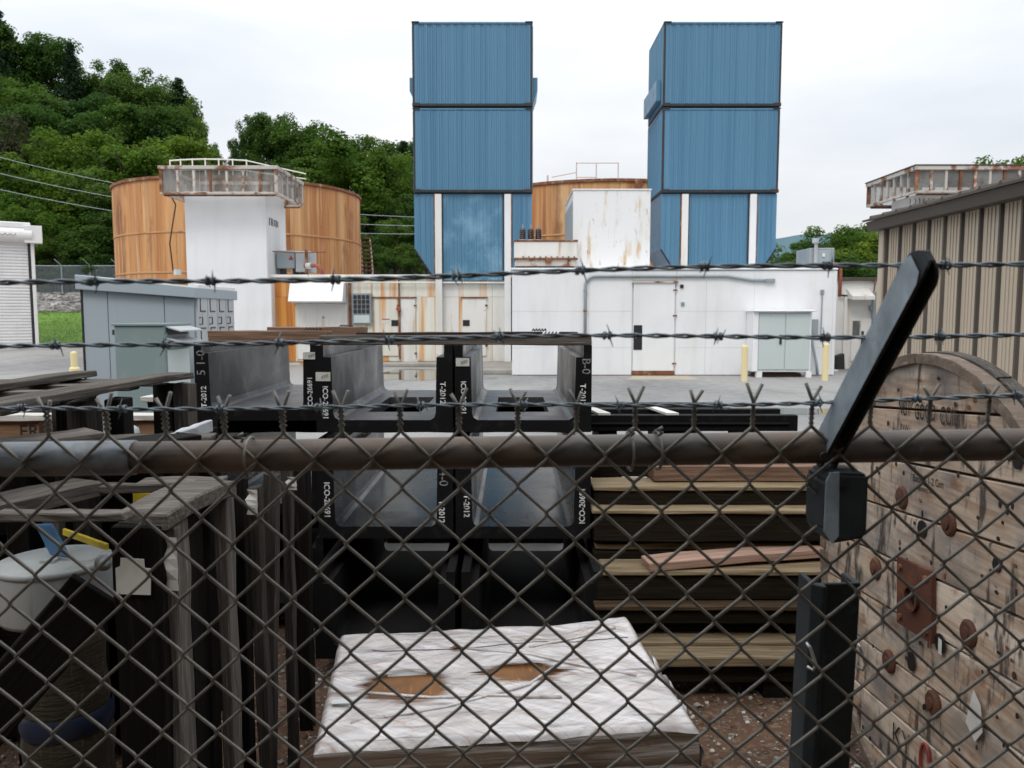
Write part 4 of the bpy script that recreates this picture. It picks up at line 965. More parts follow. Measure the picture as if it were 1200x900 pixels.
def tree(px, py, Y, m, label, kind='round', w=1.0, group=None, base=None, name=None):
    top = at(px, py, Y); bz = hill(top.x, Y) if base is None else base
    h = (top.z - bz) / (1.0 if kind == 'round' else 1.0)
    var = int(abs(px * 7 + py * 3)) % (6 if kind == 'round' else 2)
    key = (kind, var, m.name)
    if key not in TM:
        me = CROWNS[kind, var][0]
        if me.users: me = me.copy()
        me.materials.clear(); me.materials.append(m); TM[key] = me
    t = thing(name or ('broadleaf_tree' if kind == 'round' else 'conifer_tree'), label, 'tree', (top.x, Y, bz), (px * 13 + py * 7) % 6.28, group)
    hs = h / 10.0
    t.scale = (hs * w, hs * w, hs)
    for nm, me in (('trunk', CROWNS[kind, var][1]), ('crown', TM[key])):
        o = bpy.data.objects.new(nm, me); COL.objects.link(o); o.parent = t
    return t
SK, MIDG, LOW = 'trees along the hilltop skyline', 'trees crowded on the hillside', 'trees at the foot of the hill'
look = {'deep': 'deep green', 'mid': 'mid green', 'bright': 'bright fresh green', 'con': 'dark pointed', 'bronze': 'bronze tinged'}
USED = {}
def zone(px, py):
    for lim, z in ((-5, 'partly outside the left edge'), (18, 'at the far left edge'), (38, 'above the garage drum housing'), (56, 'just right of the garage roof'), (72, 'over the grassy bank'), (92, 'left of the grey enclosure'),
                   (110, 'above the grey enclosure roof'), (128, 'just left of the orange tank'), (150, 'over the orange tank left rim'), (178, 'left of the intake hood'), (206, 'over the intake hood left corner'),
                   (236, 'above the middle of the intake hood'), (258, 'just left of the skyline gap'), (300, 'just right of the skyline gap'), (330, 'over the intake hood right corner'), (350, 'right of the intake hood'),
                   (375, 'over the right half of the orange tank'), (410, 'near the right rim of the orange tank'), (428, 'just right of the orange tank'), (448, 'between orange tank and blue tower'), (472, 'close left of the blue tower'), (999, 'half hidden by the left blue tower')):
        if px <= lim: break
    h = 'on the skyline' if py < 60 + max(0, px) * .35 + (10 if px > 260 else 0) else ('high on the slope' if py < 135 else ('halfway down the slope' if py < 200 else 'low on the slope'))
    return h + ' ' + z
def T(lst, m, kind, lab, w, grp):
    for (px, py, Y) in lst:
        l = look[lab] + (' conifer ' if kind == 'cone' else ' broadleaf tree ') + zone(px, py)
        n = USED.get(l, 0); USED[l] = n + 1
        if n: l = ('smaller ' if n == 1 else 'smallest ') + l
        tree(px, py, Y, m, l, kind, w * random.uniform(.9, 1.15), grp)
random.seed(21)
T([(-60, 10, 106), (-25, 25, 104), (38, 33, 105), (62, 48, 104), (106, 70, 105), (132, 74, 106), (184, 78, 104), (-95, 20, 104)], leaf_a, 'round', 'deep', 1.0, SK)
tree(8, 30, 103, leaf_a, 'broad dark tree on the hilltop at the far left edge', 'round', 1.1, SK)
tree(-3, 12, 100, leaf_d, 'tall conifer whose tip is the highest point at the left edge', 'cone', 1.1, SK)
tree(81, 50, 101, leaf_d, 'pointed conifer breaking the left hill skyline', 'cone', 1.0, SK)
tree(155, 76, 103, leaf_a, 'rounded deep green tree at the middle of the left skyline', 'round', 1.2, SK)
tree(209, 92, 103, leaf_d, 'pointed dark conifer high on the right shoulder of the left hill', 'cone', 1.3, SK)
tree(226, 114, 101, leaf_b, 'loose leafed tree at the right end of the left hill skyline', 'round', .5, SK)
tree(243, 165, 99, leaf_b, 'slender tree sloping down into the skyline gap', 'round', .5, SK)
tree(255, 182, 96, leaf_b, 'smallest tree at the bottom of the skyline gap', 'round', .5, SK)
T([(0, 80, 90), (40, 95, 88), (-40, 95, 90), (142, 114, 90), (170, 122, 88), (214, 140, 90), (-70, 70, 88)], leaf_b, 'round', 'mid', 1.1, MIDG)
T([(20, 120, 84), (76, 105, 89), (200, 128, 88), (118, 150, 84), (60, 150, 80), (-20, 140, 80), (98, 128, 84)], leaf_a, 'round', 'deep', 1.1, MIDG)
T([(112, 108, 92), (52, 118, 86), (185, 150, 84), (20, 160, 82)], leaf_d, 'cone', 'con', 1.3, MIDG)
T([(-14, 120, 76)], leaf_e, 'round', 'bronze', 1.0, MIDG)
T([(52, 168, 72), (104, 150, 74), (200, 158, 76), (30, 220, 67), (80, 235, 67), (226, 186, 74)], leaf_c, 'round', 'bright', 1.1, LOW)
tree(152, 149, 72, leaf_c, 'bright green rounded tree just above the left orange tank', 'round', 1.25, LOW)
T([(122, 205, 70), (140, 235, 66), (60, 270, 65), (100, 268, 65), (10, 250, 66), (125, 280, 65), (42, 300, 64.5), (85, 300, 64.5), (160, 215, 68)], leaf_a, 'round', 'deep', 1.5, LOW)
tree(72, 312, 64, leaf_b, 'low bush behind the far boundary fence beside the garage', 'round', 2.2, LOW, name='bush')
tree(112, 318, 64, leaf_b, 'low bush behind the far boundary fence beside the grey enclosure', 'round', 2.6, LOW, name='bush')
# the wood between the left tank and the left blue tower
T([(336, 138, 101), (420, 162, 98), (456, 158, 99), (500, 160, 99), (530, 175, 98), (322, 190, 84), (360, 210, 80), (440, 215, 78), (480, 225, 76), (425, 262, 69), (462, 255, 70), (500, 250, 72), (405, 240, 72), (445, 285, 67), (480, 290, 67)], leaf_a, 'round', 'deep', 1.1, MIDG)
tree(314, 130, 99, leaf_a, 'dark tall tree right of the gap in the skyline, behind the intake tower', 'round', .75, SK)
tree(289, 139, 100, leaf_a, 'dark tree with a steep left side, just right of the skyline gap', 'round', .5, SK)
tree(277, 163, 97, leaf_a, 'small dark tree lowest in the skyline gap', 'round', .4, SK)
T([(360, 147, 98), (385, 152, 96), (470, 190, 86)], leaf_b, 'round', 'mid', 1.1, MIDG)
tree(396, 156, 78, leaf_c, 'bright green spreading tree above the right part of the left orange tank', 'round', 1.25, MIDG)
tree(432, 175, 80, leaf_c, 'bright green tree between the left orange tank and the left blue tower', 'round', 1.0, MIDG)
tree(473, 166, 92, leaf_d, 'dark conifer close beside the left blue tower', 'cone', 1.2, SK)
tree(489, 160, 90, leaf_d, 'dark conifer partly hidden behind the left blue tower', 'cone', 1.2, SK)
# right-hand trees
tree(922, 284, 66, leaf_b, 'small green tree just right of the right blue tower', 'round', 1.3, None, 0)
tree(942, 281, 64, leaf_a, 'dark green round tree behind the rooftop air unit', 'round', 1.4, None, 0)
tree(968, 285, 62, leaf_b, 'mid green tree behind the bent red roof pipe', 'round', 1.4, None, 0)
tree(997, 258, 60, leaf_c, 'tallest bright green tree between the air unit and the tan shed', 'round', 1.1, None, 0)
tree(1023, 265, 58, leaf_c, 'bright green tree beside the corner of the tan shed', 'round', 1.2, None, 0)
tree(985, 296, 56, leaf_b, 'low leafy tree above the white annex roof', 'round', 1.8, None, 0)
tree(1012, 296, 55, leaf_a, 'low dark tree above the white annex roof', 'round', 1.8, None, 0)
tree(1048, 275, 60, leaf_b, 'green tree half hidden by the tan shed', 'round', 1.3, None, 0)
tree(1203, 178, 52, leaf_c, 'treetop peeping over the tan shed at the right edge', 'round', .8, None, 0)

# ------------------------------------------------------------------ grey switchgear enclosures, left
Y1 = 14.0
a0, a1 = at(99, 400, Y1).x, at(230, 400, Y1).x
za, zb = at(92, 322, Y1).z, at(230, 337, Y1).z
t = thing('switchgear_enclosure', 'large grey-blue switchgear enclosure with a sloping roof and a row of locker doors', 'enclosure', ((a0 + a1) / 2, Y1, 0))
MB().prism([(a0, 0), (a1 - .02, 0), (a1 - .02, zb - .18), (a0, za - .25)], Y1 + .03, Y1 + 1.9).build('body', grey_paint, t)
o0, o1 = at(92, 335, Y1).x, at(232, 340, Y1).x
MB().prism([(o0, za - .255), (o1, zb - .185), (o1, zb), (o0, za)], Y1 - .12, Y1 + 2.0).build('roof', grey_paint, t, bevel=.012)
xm = [a0, at(128, 400, Y1).x, at(194, 400, Y1).x, a1 - .02]
for i in range(3):
    f0, f1 = (xm[i] - a0) / (a1 - a0), (xm[i + 1] - a0) / (a1 - a0)
    tz = lambda f: za - .26 + (zb - .19 - za + .25) * f
    MB().prism([(xm[i] + .006, .08), (xm[i + 1] - .006, .08), (xm[i + 1] - .006, tz(f1)), (xm[i] + .006, tz(f0))], Y1, Y1 + .03).build('side_panel', grey_paint, t, bevel=.004)
box('corner_post', dark_steel, t, a0 - .03, a0, Y1 - .01, Y1 + .06, 0, za - .26)
yd = [Y1 + .03 + .46 * i for i in range(5)]
ztop = at(240, 339, Y1 + .3).z
for i in range(4):
    d = box('locker_door', locker_grey, t, a1 - .02, a1 + .035, yd[i] + .012, yd[i + 1] - .012, .3, ztop, bevel=.008)
    for (q0, q1) in ((ztop - .40, ztop - .10), (ztop - 1.0, ztop - .68)):
        MB().box(a1 + .035, a1 + .045, yd[i] + .10, yd[i] + .34, q0, q0 + .02).box(a1 + .035, a1 + .045, yd[i] + .10, yd[i] + .12, q0 + .021, q1).box(a1 + .035, a1 + .045, yd[i] + .121, yd[i] + .34, q1 - .02, q1).build('vent_frame', dark_steel, d)
    MB().tube([(a1 + .03, yd[i] + .06, ztop - .62), (a1 + .09, yd[i] + .06, ztop - .62), (a1 + .09, yd[i] + .06, ztop - .50), (a1 + .03, yd[i] + .06, ztop - .50)], .012, 5).build('handle', black_plate, d)
    box('stud', can_white, d, a1 + .035, a1 + .045, yd[i] + .2, yd[i] + .23, ztop - .47, ztop - .44)
box('top_trim', white, t, a1 - .02, a1 + .06, Y1 + .03, Y1 + 1.9, ztop + .004, ztop + .08, bevel=.01)
MB().tube([at(208, 322, 15), at(208, 316, 15)], .07, 8).build('vent_cap', can_white, t)
Y2 = 12.4
g0, g1 = at(135, 420, Y2).x, at(193, 420, Y2).x
gz = at(165, 379, Y2).z
t = thing('ventilated_cabinet', 'smaller grey-green cabinet with louvred vent hoods, standing before the big grey enclosure', 'cabinet', ((g0 + g1) / 2, Y2, 0))
box('body', grey_green, t, g0, g1, Y2, Y2 + 1.0, 0, gz - .04, bevel=.012)
box('top', grey_green, t, g0 - .03, g1 + .02, Y2 - .03, Y2 + 1.02, gz - .04, gz, bevel=.008)
for i in range(2):
    zt_ = gz - .02 - i * .18
    MB().prism([(g1 + .002, zt_), (g1 + .002, zt_ - .16), (g1 + .26, zt_ - .16), (g1 + .22, zt_ - .08)] if False else [(g1 + .002, zt_ - .02), (g1 + .24, zt_ - .09), (g1 + .24, zt_ - .11), (g1 + .002, zt_ - .04)], Y2 + .05, Y2 + .95).build('vent_hood', locker_grey, t)
    box('vent_opening', dark_steel, t, g1, g1 + .012, Y2 + .1, Y2 + .9, zt_ - .16, zt_ - .05)
box('side_door', pale_green, t, g1, g1 + .02, Y2 + .08, Y2 + .92, .15, gz - .42, bevel=.006)
box('bracket', dark_steel, t, g0 - .04, g0, Y2 + .02, Y2 + .06, gz - .18, gz - .10)

# ------------------------------------------------------------------ black and grey concrete troughs, stacked
TW, THt, TWALL, TFL, TLEN = .69, .44, .08, .062, 1.6
def trough_profile(w=TW, h=THt):
    q = TWALL
    return [(0, 0), (w, 0), (w, h), (w - q * .52, h), (w - q * .52, h - .06), (w - q, h - .06), (w - q - .006, TFL + .035), (w - q - .014, TFL + .012), (w - q - .035, TFL),
            (q + .035, TFL), (q + .014, TFL + .012), (q + .006, TFL + .035), (q, h - .06), (q * .52, h - .06), (q * .52, h), (0, h)]
def trough(x, y, z, label, hole=False, ln=TLEN, words=(), dark=False):
    t = thing('concrete_trough', label, 'trough', (x, y, z), group='stacked concrete cable troughs')
    pr = trough_profile()
    mb = MB()
    def seg(y0, y1, ends):
        n = len(pr)
        vs = [(a, y0, b) for a, b in pr] + [(a, y1, b) for a, b in pr]
        mb.cur = 0; mb.add(vs, [(i, n + i, n + (i + 1) % n, (i + 1) % n) for i in range(n)])
        mb.cur = 1
        if ends[0]: mb.add([(a, y0, b) for a, b in pr], [tuple(range(n))])
        if ends[1]: mb.add([(a, y1, b) for a, b in pr], [tuple(reversed(range(n)))])
        mb.cur = 0
    if not hole: seg(0, ln, (1, 1))
    else:
        h0, h1, xa, xb = .34, 1.12, TW / 2 - .145, TW / 2 + .145
        seg(0, h0, (1, 0)); seg(h1, ln, (0, 1))
        lp = [(0, 0), (xa, 0), (xa, TFL)] + [p for p in pr[9:]]
        rp = [(xb, 0), (TW, 0)] + pr[2:9] + [(xb, TFL)]
        for q in (lp, rp):
            n = len(q)
            mb.add([(a, h0, b) for a, b in q] + [(a, h1, b) for a, b in q], [(i, n + i, n + (i + 1) % n, (i + 1) % n) for i in range(n)])
        for yy in (h0, h1): mb.add([(xa, yy, 0), (xb, yy, 0), (xb, yy, TFL), (xa, yy, TFL)], [(0, 1, 2, 3)])
    o = mb.build('trough_body', [trough_in if z > 1 else (trough_wet if z > .5 else trough_shaded), trough_end], t, local=True)
    inv = WM[t.name]
    for (s, fx, fz, size, up) in words:     # lettering stencilled on the wall ends; up = reads upward
        d = Vector((0, 0, 1)) if up else Vector((0, 0, -1)); yv = Vector((-1, 0, 0)) if up else Vector((1, 0, 0))
        m = chalk if s in ('5 1-0', 'B-0', '64-0') else stencil
        text('stencil_text', s, size * (.74 if m is stencil else .85), m, t, inv @ Vector((fx, -.0012, fz)), d, yv, 1.0, .022 if m is stencil else 0)
    return t
TX = [at(533, 450, 4.0).x, at(371, 450, 4.0).x - .005, -1.775]
def label_tag(t, x0, x1, z0, z1, scrib='ZE'):
    W = WM[t.name]
    p = W @ Vector((x0, -.004, z0)); q = W @ Vector((x1, -.0005, z1))
    box('paper_label', paper, t, p.x, q.x, p.y, q.y, p.z, q.z)
    for k, sx in enumerate((.45, .62, .78)):
        c = W @ Vector((x0 + (x1 - x0) * sx, -.0046, (z0 + z1) / 2 + .004 * (k - 1)))
        MB().tube([c + Vector((-.004, 0, -.008)), c + Vector((.003, 0, 0)), c + Vector((-.004, 0, .003)), c + Vector((.004, 0, .009))], .0012, 4).build('handwriting', ink, t)
L1, L2, L3 = 1.205, .655, .105
t = trough(TX[0], 4.0, L1, 'top grey trough at the right of the stack, open slot in its floor, marked T-2012', True, words=(('T-2012', TW - .045, .19, .052, False), ('ICO-20691', .042, .175, .05, False), ('B-0', TW - .03, .335, .07, False)))
label_tag(t, .006, .074, .335, .376)
t = trough(TX[1], 4.0, L1, 'top middle grey trough with open floor slot and paper label on its left', True, words=(('T-2012', TW - .05, .20, .052, False), ('ICO-20691', .047, .15, .05, False)))
label_tag(t, .002, .076, .26, .305)
t = trough(TX[2], 4.44, L1, 'grey trough at the left of the stack, unslotted floor, marked T-2012 reading upward', False, words=(('T-2012', .05, .135, .056, True), ('5 1-0', .04, .325, .08, True), ('ICO-20691', TW - .045, .16, .052, True)))
label_tag(t, TW - .078, TW - .004, .345, .385)
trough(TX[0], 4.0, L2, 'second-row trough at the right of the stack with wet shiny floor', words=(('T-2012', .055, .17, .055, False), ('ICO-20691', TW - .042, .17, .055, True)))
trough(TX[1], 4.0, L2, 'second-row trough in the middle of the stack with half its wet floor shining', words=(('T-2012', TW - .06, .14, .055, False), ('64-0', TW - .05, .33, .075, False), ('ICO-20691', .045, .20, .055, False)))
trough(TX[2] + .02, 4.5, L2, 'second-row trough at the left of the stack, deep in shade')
trough(TX[0] + .04, 3.8, L3, 'bottom-row shade-dark trough at the right, its wall tops just showing above the wrapped pallet', words=())
trough(TX[1] + .02, 3.8, L3, 'bottom-row shade-dark trough in the middle, above the left half of the wrapped pallet')
trough(TX[2] + .02, 4.4, L3, 'bottom-row shade-dark trough at the left, behind the upright grey timbers')
# timbers the troughs lie on
for z, tag_ in ((L1, 'upper'), (L2, 'lower'), (L3, 'ground')):
    zz_ = z - .055
    hh = .106 if z != L3 else .1
    for (y, nm) in ((4.75, 'front'), (5.42, 'rear')):
        for (xa_, xb_, sd_) in ((TX[1] + .02, TX[0] + TW - .03, 'right'), (TX[2] + .02, TX[2] + TW - .03, 'left')):
            o = plank('bearer_timber', (xa_, y, zz_), (xb_, y, zz_), .09, hh, wood_dark, bevel=.006)
            tag(o, nm + ' ' + tag_ + ' bearer timber under the ' + sd_ + ' side of the trough stack', 'timber', 'bearers between the troughs')
for k, (xa_, xb_) in enumerate(((TX[2], TX[1] - .02), (TX[1], TX[0] - .01), (TX[0], TX[0] + .72))):  # boards added to block light that would reach the lower troughs
    t = thing('shade_board_pile', ('left', 'middle', 'right')[k] + ' added pile of dark boards blocking light behind the trough stack', 'boards', ((xa_ + xb_) / 2, 6.3, 0), group='added dark boards behind the troughs')
    for j in range(7): plank('board', (xa_, 6.3 + .03 * (j % 2), .05 + .10 * j), (xb_, 6.3 + .03 * (j % 2), .05 + .10 * j), .30, .085, wood_dark, t)
# planks lying across the top of the troughs
ZT = L1 + THt
def top_plank(pxa, pxb, py, Y, w, th, m, lab, dz=0.0):
    a, b = at(pxa, py, Y), at(pxb, py, Y); z = ZT + th / 2 + dz
    o = plank('plank', (a.x, Y, z), (b.x, Y, z), w, th, m, bevel=.004); tag(o, lab, 'plank', 'planks lying across the troughs')
    return z
top_plank(378, 692, 400, 4.07, .115, .050, wood_grey, 'long grey plank lying across the front ends of the two right troughs')
top_plank(419, 677, 388, 4.95, .12, .045, wood_black, 'long dark plank lying across the middle of the two right troughs')
top_plank(248, 386, 395, 4.52, .12, .062, wood_red, 'short brown plank lying across the front of the left trough')
top_plank(316, 429, 382, 5.70, .13, .066, wood_red, 'short brown plank lying across the rear of the left trough')
mb = None
for (px, Y, m, lab) in ((367, 4.5, black_plate, 'black wire tie lying on the short front plank'), (406, 5.72, black_plate, 'black wire tie lying on the short rear plank'), (632, 4.93, black_plate, 'black wire tie lying on the long dark plank'), (646, 4.08, bright_wire, 'silvery wire tie lying on the long grey plank')):
    x = at(px, 390, Y).x; z = ZT + (.068 if px < 420 else .054)
    mb = MB()
    for k in range(5): mb.tube([(x - .045 + k * .018, Y - .02, z), (x - .035 + k * .018, Y - .005, z + .012), (x - .03 + k * .018, Y + .02, z)], .004, 5)
    o = mb.build('wire_tie', m); tag(o, lab, 'wire tie', 'wire ties on the planks')

# black trough covers lying behind the lumber
for (pxa, pxb, Y, z0, z1, lab) in ((692, 935, 5.15, 1.04, 1.145, 'front long black beam lying behind the lumber, white straps on it'), (690, 858, 5.75, 1.0, 1.12, 'rear long black beam lying behind the front black beam')):
    xa_, xb_ = at(pxa, 500, Y).x, at(pxb, 500, Y).x
    t = thing('black_beam', lab, 'beam', ((xa_ + xb_) / 2, Y, .0), group='black beams behind the lumber')
    MB().prism([(Y, z0), (Y + .4, z0), (Y + .4, z1), (Y + .34, z1), (Y + .34, z1 - .035), (Y + .06, z1 - .035), (Y + .06, z1), (Y, z1)], xa_, xb_, 'x').build('beam_body', trough_end, t, bevel=.004)
    MB().prism([(Y - .012, z0 + .052), (Y - .001, z0 + .058), (Y - .001, z0 + .045), (Y - .012, z0 + .045)], xa_ + .01, xb_ - .06, 'x').build('edge_lip', trough_end, t)
    for q in (xa_ + .12, xa_ + .55, xb_ - .3): box('support', wood_dark, t, q - .06, q + .06, Y + .05, Y + .35, 0, z0 - .002)
    if Y < 5.5:
        for q in (710, 790):
            x = at(q, 485, Y).x
            MB().hull8([(x - .05, Y - .004, z1 + .001), (x + .03, Y - .004, z1 + .001), (x - .06, Y + .42, z1 + .001), (x - .12, Y + .42, z1 + .001), (x - .05, Y - .004, z1 + .016), (x + .03, Y - .004, z1 + .016), (x - .06, Y + .42, z1 + .016), (x - .12, Y + .42, z1 + .016)]).build('strap', white_dirty, t)

# ------------------------------------------------------------------ lumber stack on the right
LX = .418
def timber(z, y0, w, h, x1, m, lab, x0=LX, skew=0.0):
    o = plank('timber', (x0, y0 + w / 2, z - h / 2), (x1, y0 + w / 2 + skew, z - h / 2), w, h, m, bevel=.005, jit=.0025, seg=8)
    tag(o, lab, 'timber', 'timbers stacked beside the troughs')
WT = wood_treated_shaded  # pale boards over dark timbers build lit tops and shaded fronts into colour
timber(1.0, 4.16, .16, .085, 1.9, wood_red, 'red-brown timber at the top of the stack, furthest back', .75)
timber(.99, 4.36, .2, .09, 1.2, WT, 'dark timber at the top left of the lumber stack')
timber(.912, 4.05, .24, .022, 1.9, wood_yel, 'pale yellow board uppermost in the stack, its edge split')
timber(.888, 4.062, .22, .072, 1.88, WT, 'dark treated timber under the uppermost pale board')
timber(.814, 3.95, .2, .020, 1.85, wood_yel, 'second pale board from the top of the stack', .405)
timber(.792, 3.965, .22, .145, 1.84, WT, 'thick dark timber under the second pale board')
timber(.645, 4.19, .17, .045, 1.8, wood_brn, 'brown board at the back of the wide middle layer')
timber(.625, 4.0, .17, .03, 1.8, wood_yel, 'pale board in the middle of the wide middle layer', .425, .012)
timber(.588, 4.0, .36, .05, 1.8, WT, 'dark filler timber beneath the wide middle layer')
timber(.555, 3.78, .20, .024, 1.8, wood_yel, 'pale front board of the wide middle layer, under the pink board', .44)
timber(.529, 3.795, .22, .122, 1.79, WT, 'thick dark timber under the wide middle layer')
timber(.402, 3.72, .22, .024, 1.75, wood_brn, 'brown board third from the ground, deep in shade', .40)
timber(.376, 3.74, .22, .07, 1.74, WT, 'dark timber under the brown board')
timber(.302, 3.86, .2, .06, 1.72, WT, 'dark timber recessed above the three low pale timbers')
timber(.24, 3.86, .13, .07, 1.70, wood_brn, 'rear of the three low timbers', .40)
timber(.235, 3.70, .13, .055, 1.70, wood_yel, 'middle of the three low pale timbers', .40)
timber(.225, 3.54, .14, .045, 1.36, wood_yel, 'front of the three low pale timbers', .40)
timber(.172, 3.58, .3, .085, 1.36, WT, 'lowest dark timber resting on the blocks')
for x in (.6, 1.25):
    o = plank('support_block', (x, 3.6, .042), (x, 4.3, .042),   .14, .084, wood_dark); tag(o, 'support block on the gravel under the ' + ('left' if x < 1 else 'right') + ' half of the lumber', 'block', 'blocks under the lumber')
for (z, y, hgt, sd_) in ((.54, 4.12, .9, 'left'), (.54, 4.12, .9, 'right')):
    x = .55 if sd_ == 'left' else 1.55
    o = plank('support_block', (x, 4.3, 0), (x, 4.3, .90), .12, .12, wood_dark); tag(o, 'upright dark block behind the ' + sd_ + ' end of the lumber', 'block', 'blocks under the lumber')
p = at(756, 664, 3.83); q = at(985, 650, 4.0)
o = plank('board', (p.x, 3.83, .577), (q.x, 4.02, .60), .14, .043, wood_pink, seg=6, bow=.004); tag(o, 'loose pinkish board lying slantwise on the lumber stack', 'board')
mb = MB()
c = at(925, 742, 3.85); c.z = .245
for k in range(4): mb.add([c + Vector((-.10 + .05 * k, 0, .0)), c + Vector((-.02 + .04 * k, .01, .035)), c + Vector((.07 + .03 * k, .03, .05)), c + Vector((.0 + .04 * k, .05, .012))], [(0, 1, 2, 3)])
o = mb.build('dead_leaf', surf('rusty_dead_leaf', (.22, .07, .025), .7)); tag(o, 'curled rust-brown dead leaf lying on the low timbers by the post', 'leaf')
mb = MB(); c = at(762, 744, 3.8); c.z = .245
mb.tube([c, c + Vector((.02, 0, .03)), c + Vector((.03, 0, .055))], .012, 6, r2=.006); o = mb.build('wood_scrap', wood_red); tag(o, 'small orange wood splinter standing beside the wrapped pallet', 'splinter')

# ------------------------------------------------------------------ stretch-wrapped pallet load
PX0, PX1, PY0, PY1, PZ = -.600, .605, 2.36, 3.23, .50
t = thing('wrapped_pallet', 'wide low load wrapped in white stretch film, cardboard showing through two tears', 'pallet load', (0, (PY0 + PY1) / 2, 0))
random.seed(5)
# pallet under it
for y in (PY0 + .05, (PY0 + PY1) / 2, PY1 - .05): box('stringer', wood_brn, t, PX0 + .04, PX1 - .04, y - .03, y + .03, .03, .11)
for k in range(7):
    x = PX0 + .08 + k * (PX1 - PX0 - .16) / 6
    box('deck_board', wood_brn, t, x - .045, x + .045, PY0 + .01, PY1 - .01, .111, .131); 
for x in (PX0 + .1, 0, PX1 - .1): box('skid_board', wood_brn, t, x - .045, x + .045, PY0 + .01, PY1 - .01, .009, .0295)
box('carton', cardboard, t, PX0 + .025, PX1 - .045, PY0 + .03, PY1 - .02, .133, PZ - .016)
# plank sides of the load showing through the film
for k in range(4):
    za_ = .14 + k * .085
    plank('side_board', (PX0 + .02, PY0 + .018, za_ + .04), (PX1 - .03, PY0 + .018, za_ + .04), .022, .078, wood_brn, t, bevel=.003)
def film_z(x, y):
    u, v = (x - PX0) / (PX1 - PX0), (y - PY0) / (PY1 - PY0)
    z = PZ + .007 * noise.noise((x * 5, y * 5, 1)) + .004 * noise.noise((x * 14 + y * 9, y * 14 - x * 5, 4))
    z += .0018 * math.sin(38 * (u * .8 + v * .6) + 5 * noise.noise((x * 3, y * 3, 9)))
    z += .022 * smooth(.72, 1.0, u) * smooth(.5, 1, v) - .012 * smooth(.88, 1, u) * (1 - v)
    return z
holes = [((-.315, 2.745), (.135, .115)), ((.115, 2.80), (.135, .070))]
def hole(x, y):
    for k, ((hx, hy), (ra, rb)) in enumerate(holes):
        w = math.atan2(y - hy, x - hx)
        rr = 1 + .33 * noise.noise((math.cos(w) * 1.6, math.sin(w) * 1.6, 5 + k)) + .2 * noise.noise((math.cos(w) * 5, math.sin(w) * 5, 8 + k))
        d = math.hypot((x - hx) / ra, (y - hy) / rb)
        if d < rr:
            if k == 1 and abs(((x - hx) * .35 + (y - hy)) + .006) < .013: return False
            return True
    return False
nx, ny = 130, 92
mb = MB(); vs, fs = [], []
for j in range(ny + 1):
    for i in range(nx + 1):
        x, y = PX0 + (PX1 - PX0) * i / nx, PY0 + (PY1 - PY0) * j / ny
        e_ = min(i, nx - i, j, ny - j)
        z = film_z(x, y) - (.020 if e_ == 0 else (.006 if e_ == 1 else 0))
        vs.append((x, y, z))
for j in range(ny):
    for i in range(nx):
        xm_, ym_ = PX0 + (PX1 - PX0) * (i + .5) / nx, PY0 + (PY1 - PY0) * (j + .5) / ny
        fs.append((j * (nx + 1) + i, j * (nx + 1) + i + 1, (j + 1) * (nx + 1) + i + 1, (j + 1) * (nx + 1) + i))
mb.add(vs, fs); film_win = film.copy(); clear_windows(film_win, [(-.330, 2.725 - 2.795, .155, .130, .7), (.10, 2.79 - 2.795, .165, .090, 1.6)])
mb.build('film_top', film_win, t, smooth=True)
def skirt(name, mat, e0, e1, nrm, n=60, m=14, z0=.03, bulge=.012):
    e0, e1, nv = Vector(e0), Vector(e1), Vector(nrm); vs, fs = [], []
    for j in range(m + 1):
        for i in range(n + 1):
            p = e0 + (e1 - e0) * i / n; zt_ = film_z(p.x, p.y) - .020
            z = zt_ + (z0 - zt_) * j / m
            o = bulge * noise.noise((p.x * 6 + p.y * 6, z * 20, 3)) + bulge * .7 * math.sin(PI * j / m)
            if j == 0: o = 0
            vs.append(p + nv * (o + .001) + Vector((0, 0, z - p.z)))
    for j in range(m):
        for i in range(n): fs.append((j * (n + 1) + i, j * (n + 1) + i + 1, (j + 1) * (n + 1) + i + 1, (j + 1) * (n + 1) + i))
    return MB().add(vs, fs).build(name, mat, t, smooth=True)
skirt('film_front', film_side, (PX0, PY0, 0), (PX1, PY0, 0), (0, -1, 0), 90)
skirt('film_left', film, (PX0, PY1, 0), (PX0, PY0, 0), (-1, 0, 0))
skirt('film_right', film, (PX1, PY0, 0), (PX1, PY1, 0), (1, 0, 0), 60, 14, .03, .03)
skirt('film_back', film, (PX1, PY1, 0), (PX0, PY1, 0), (0, 1, 0))
t.rotation_euler = (0, 0, math.radians(7)); t.location.x = -.055      # the load stands a little askew
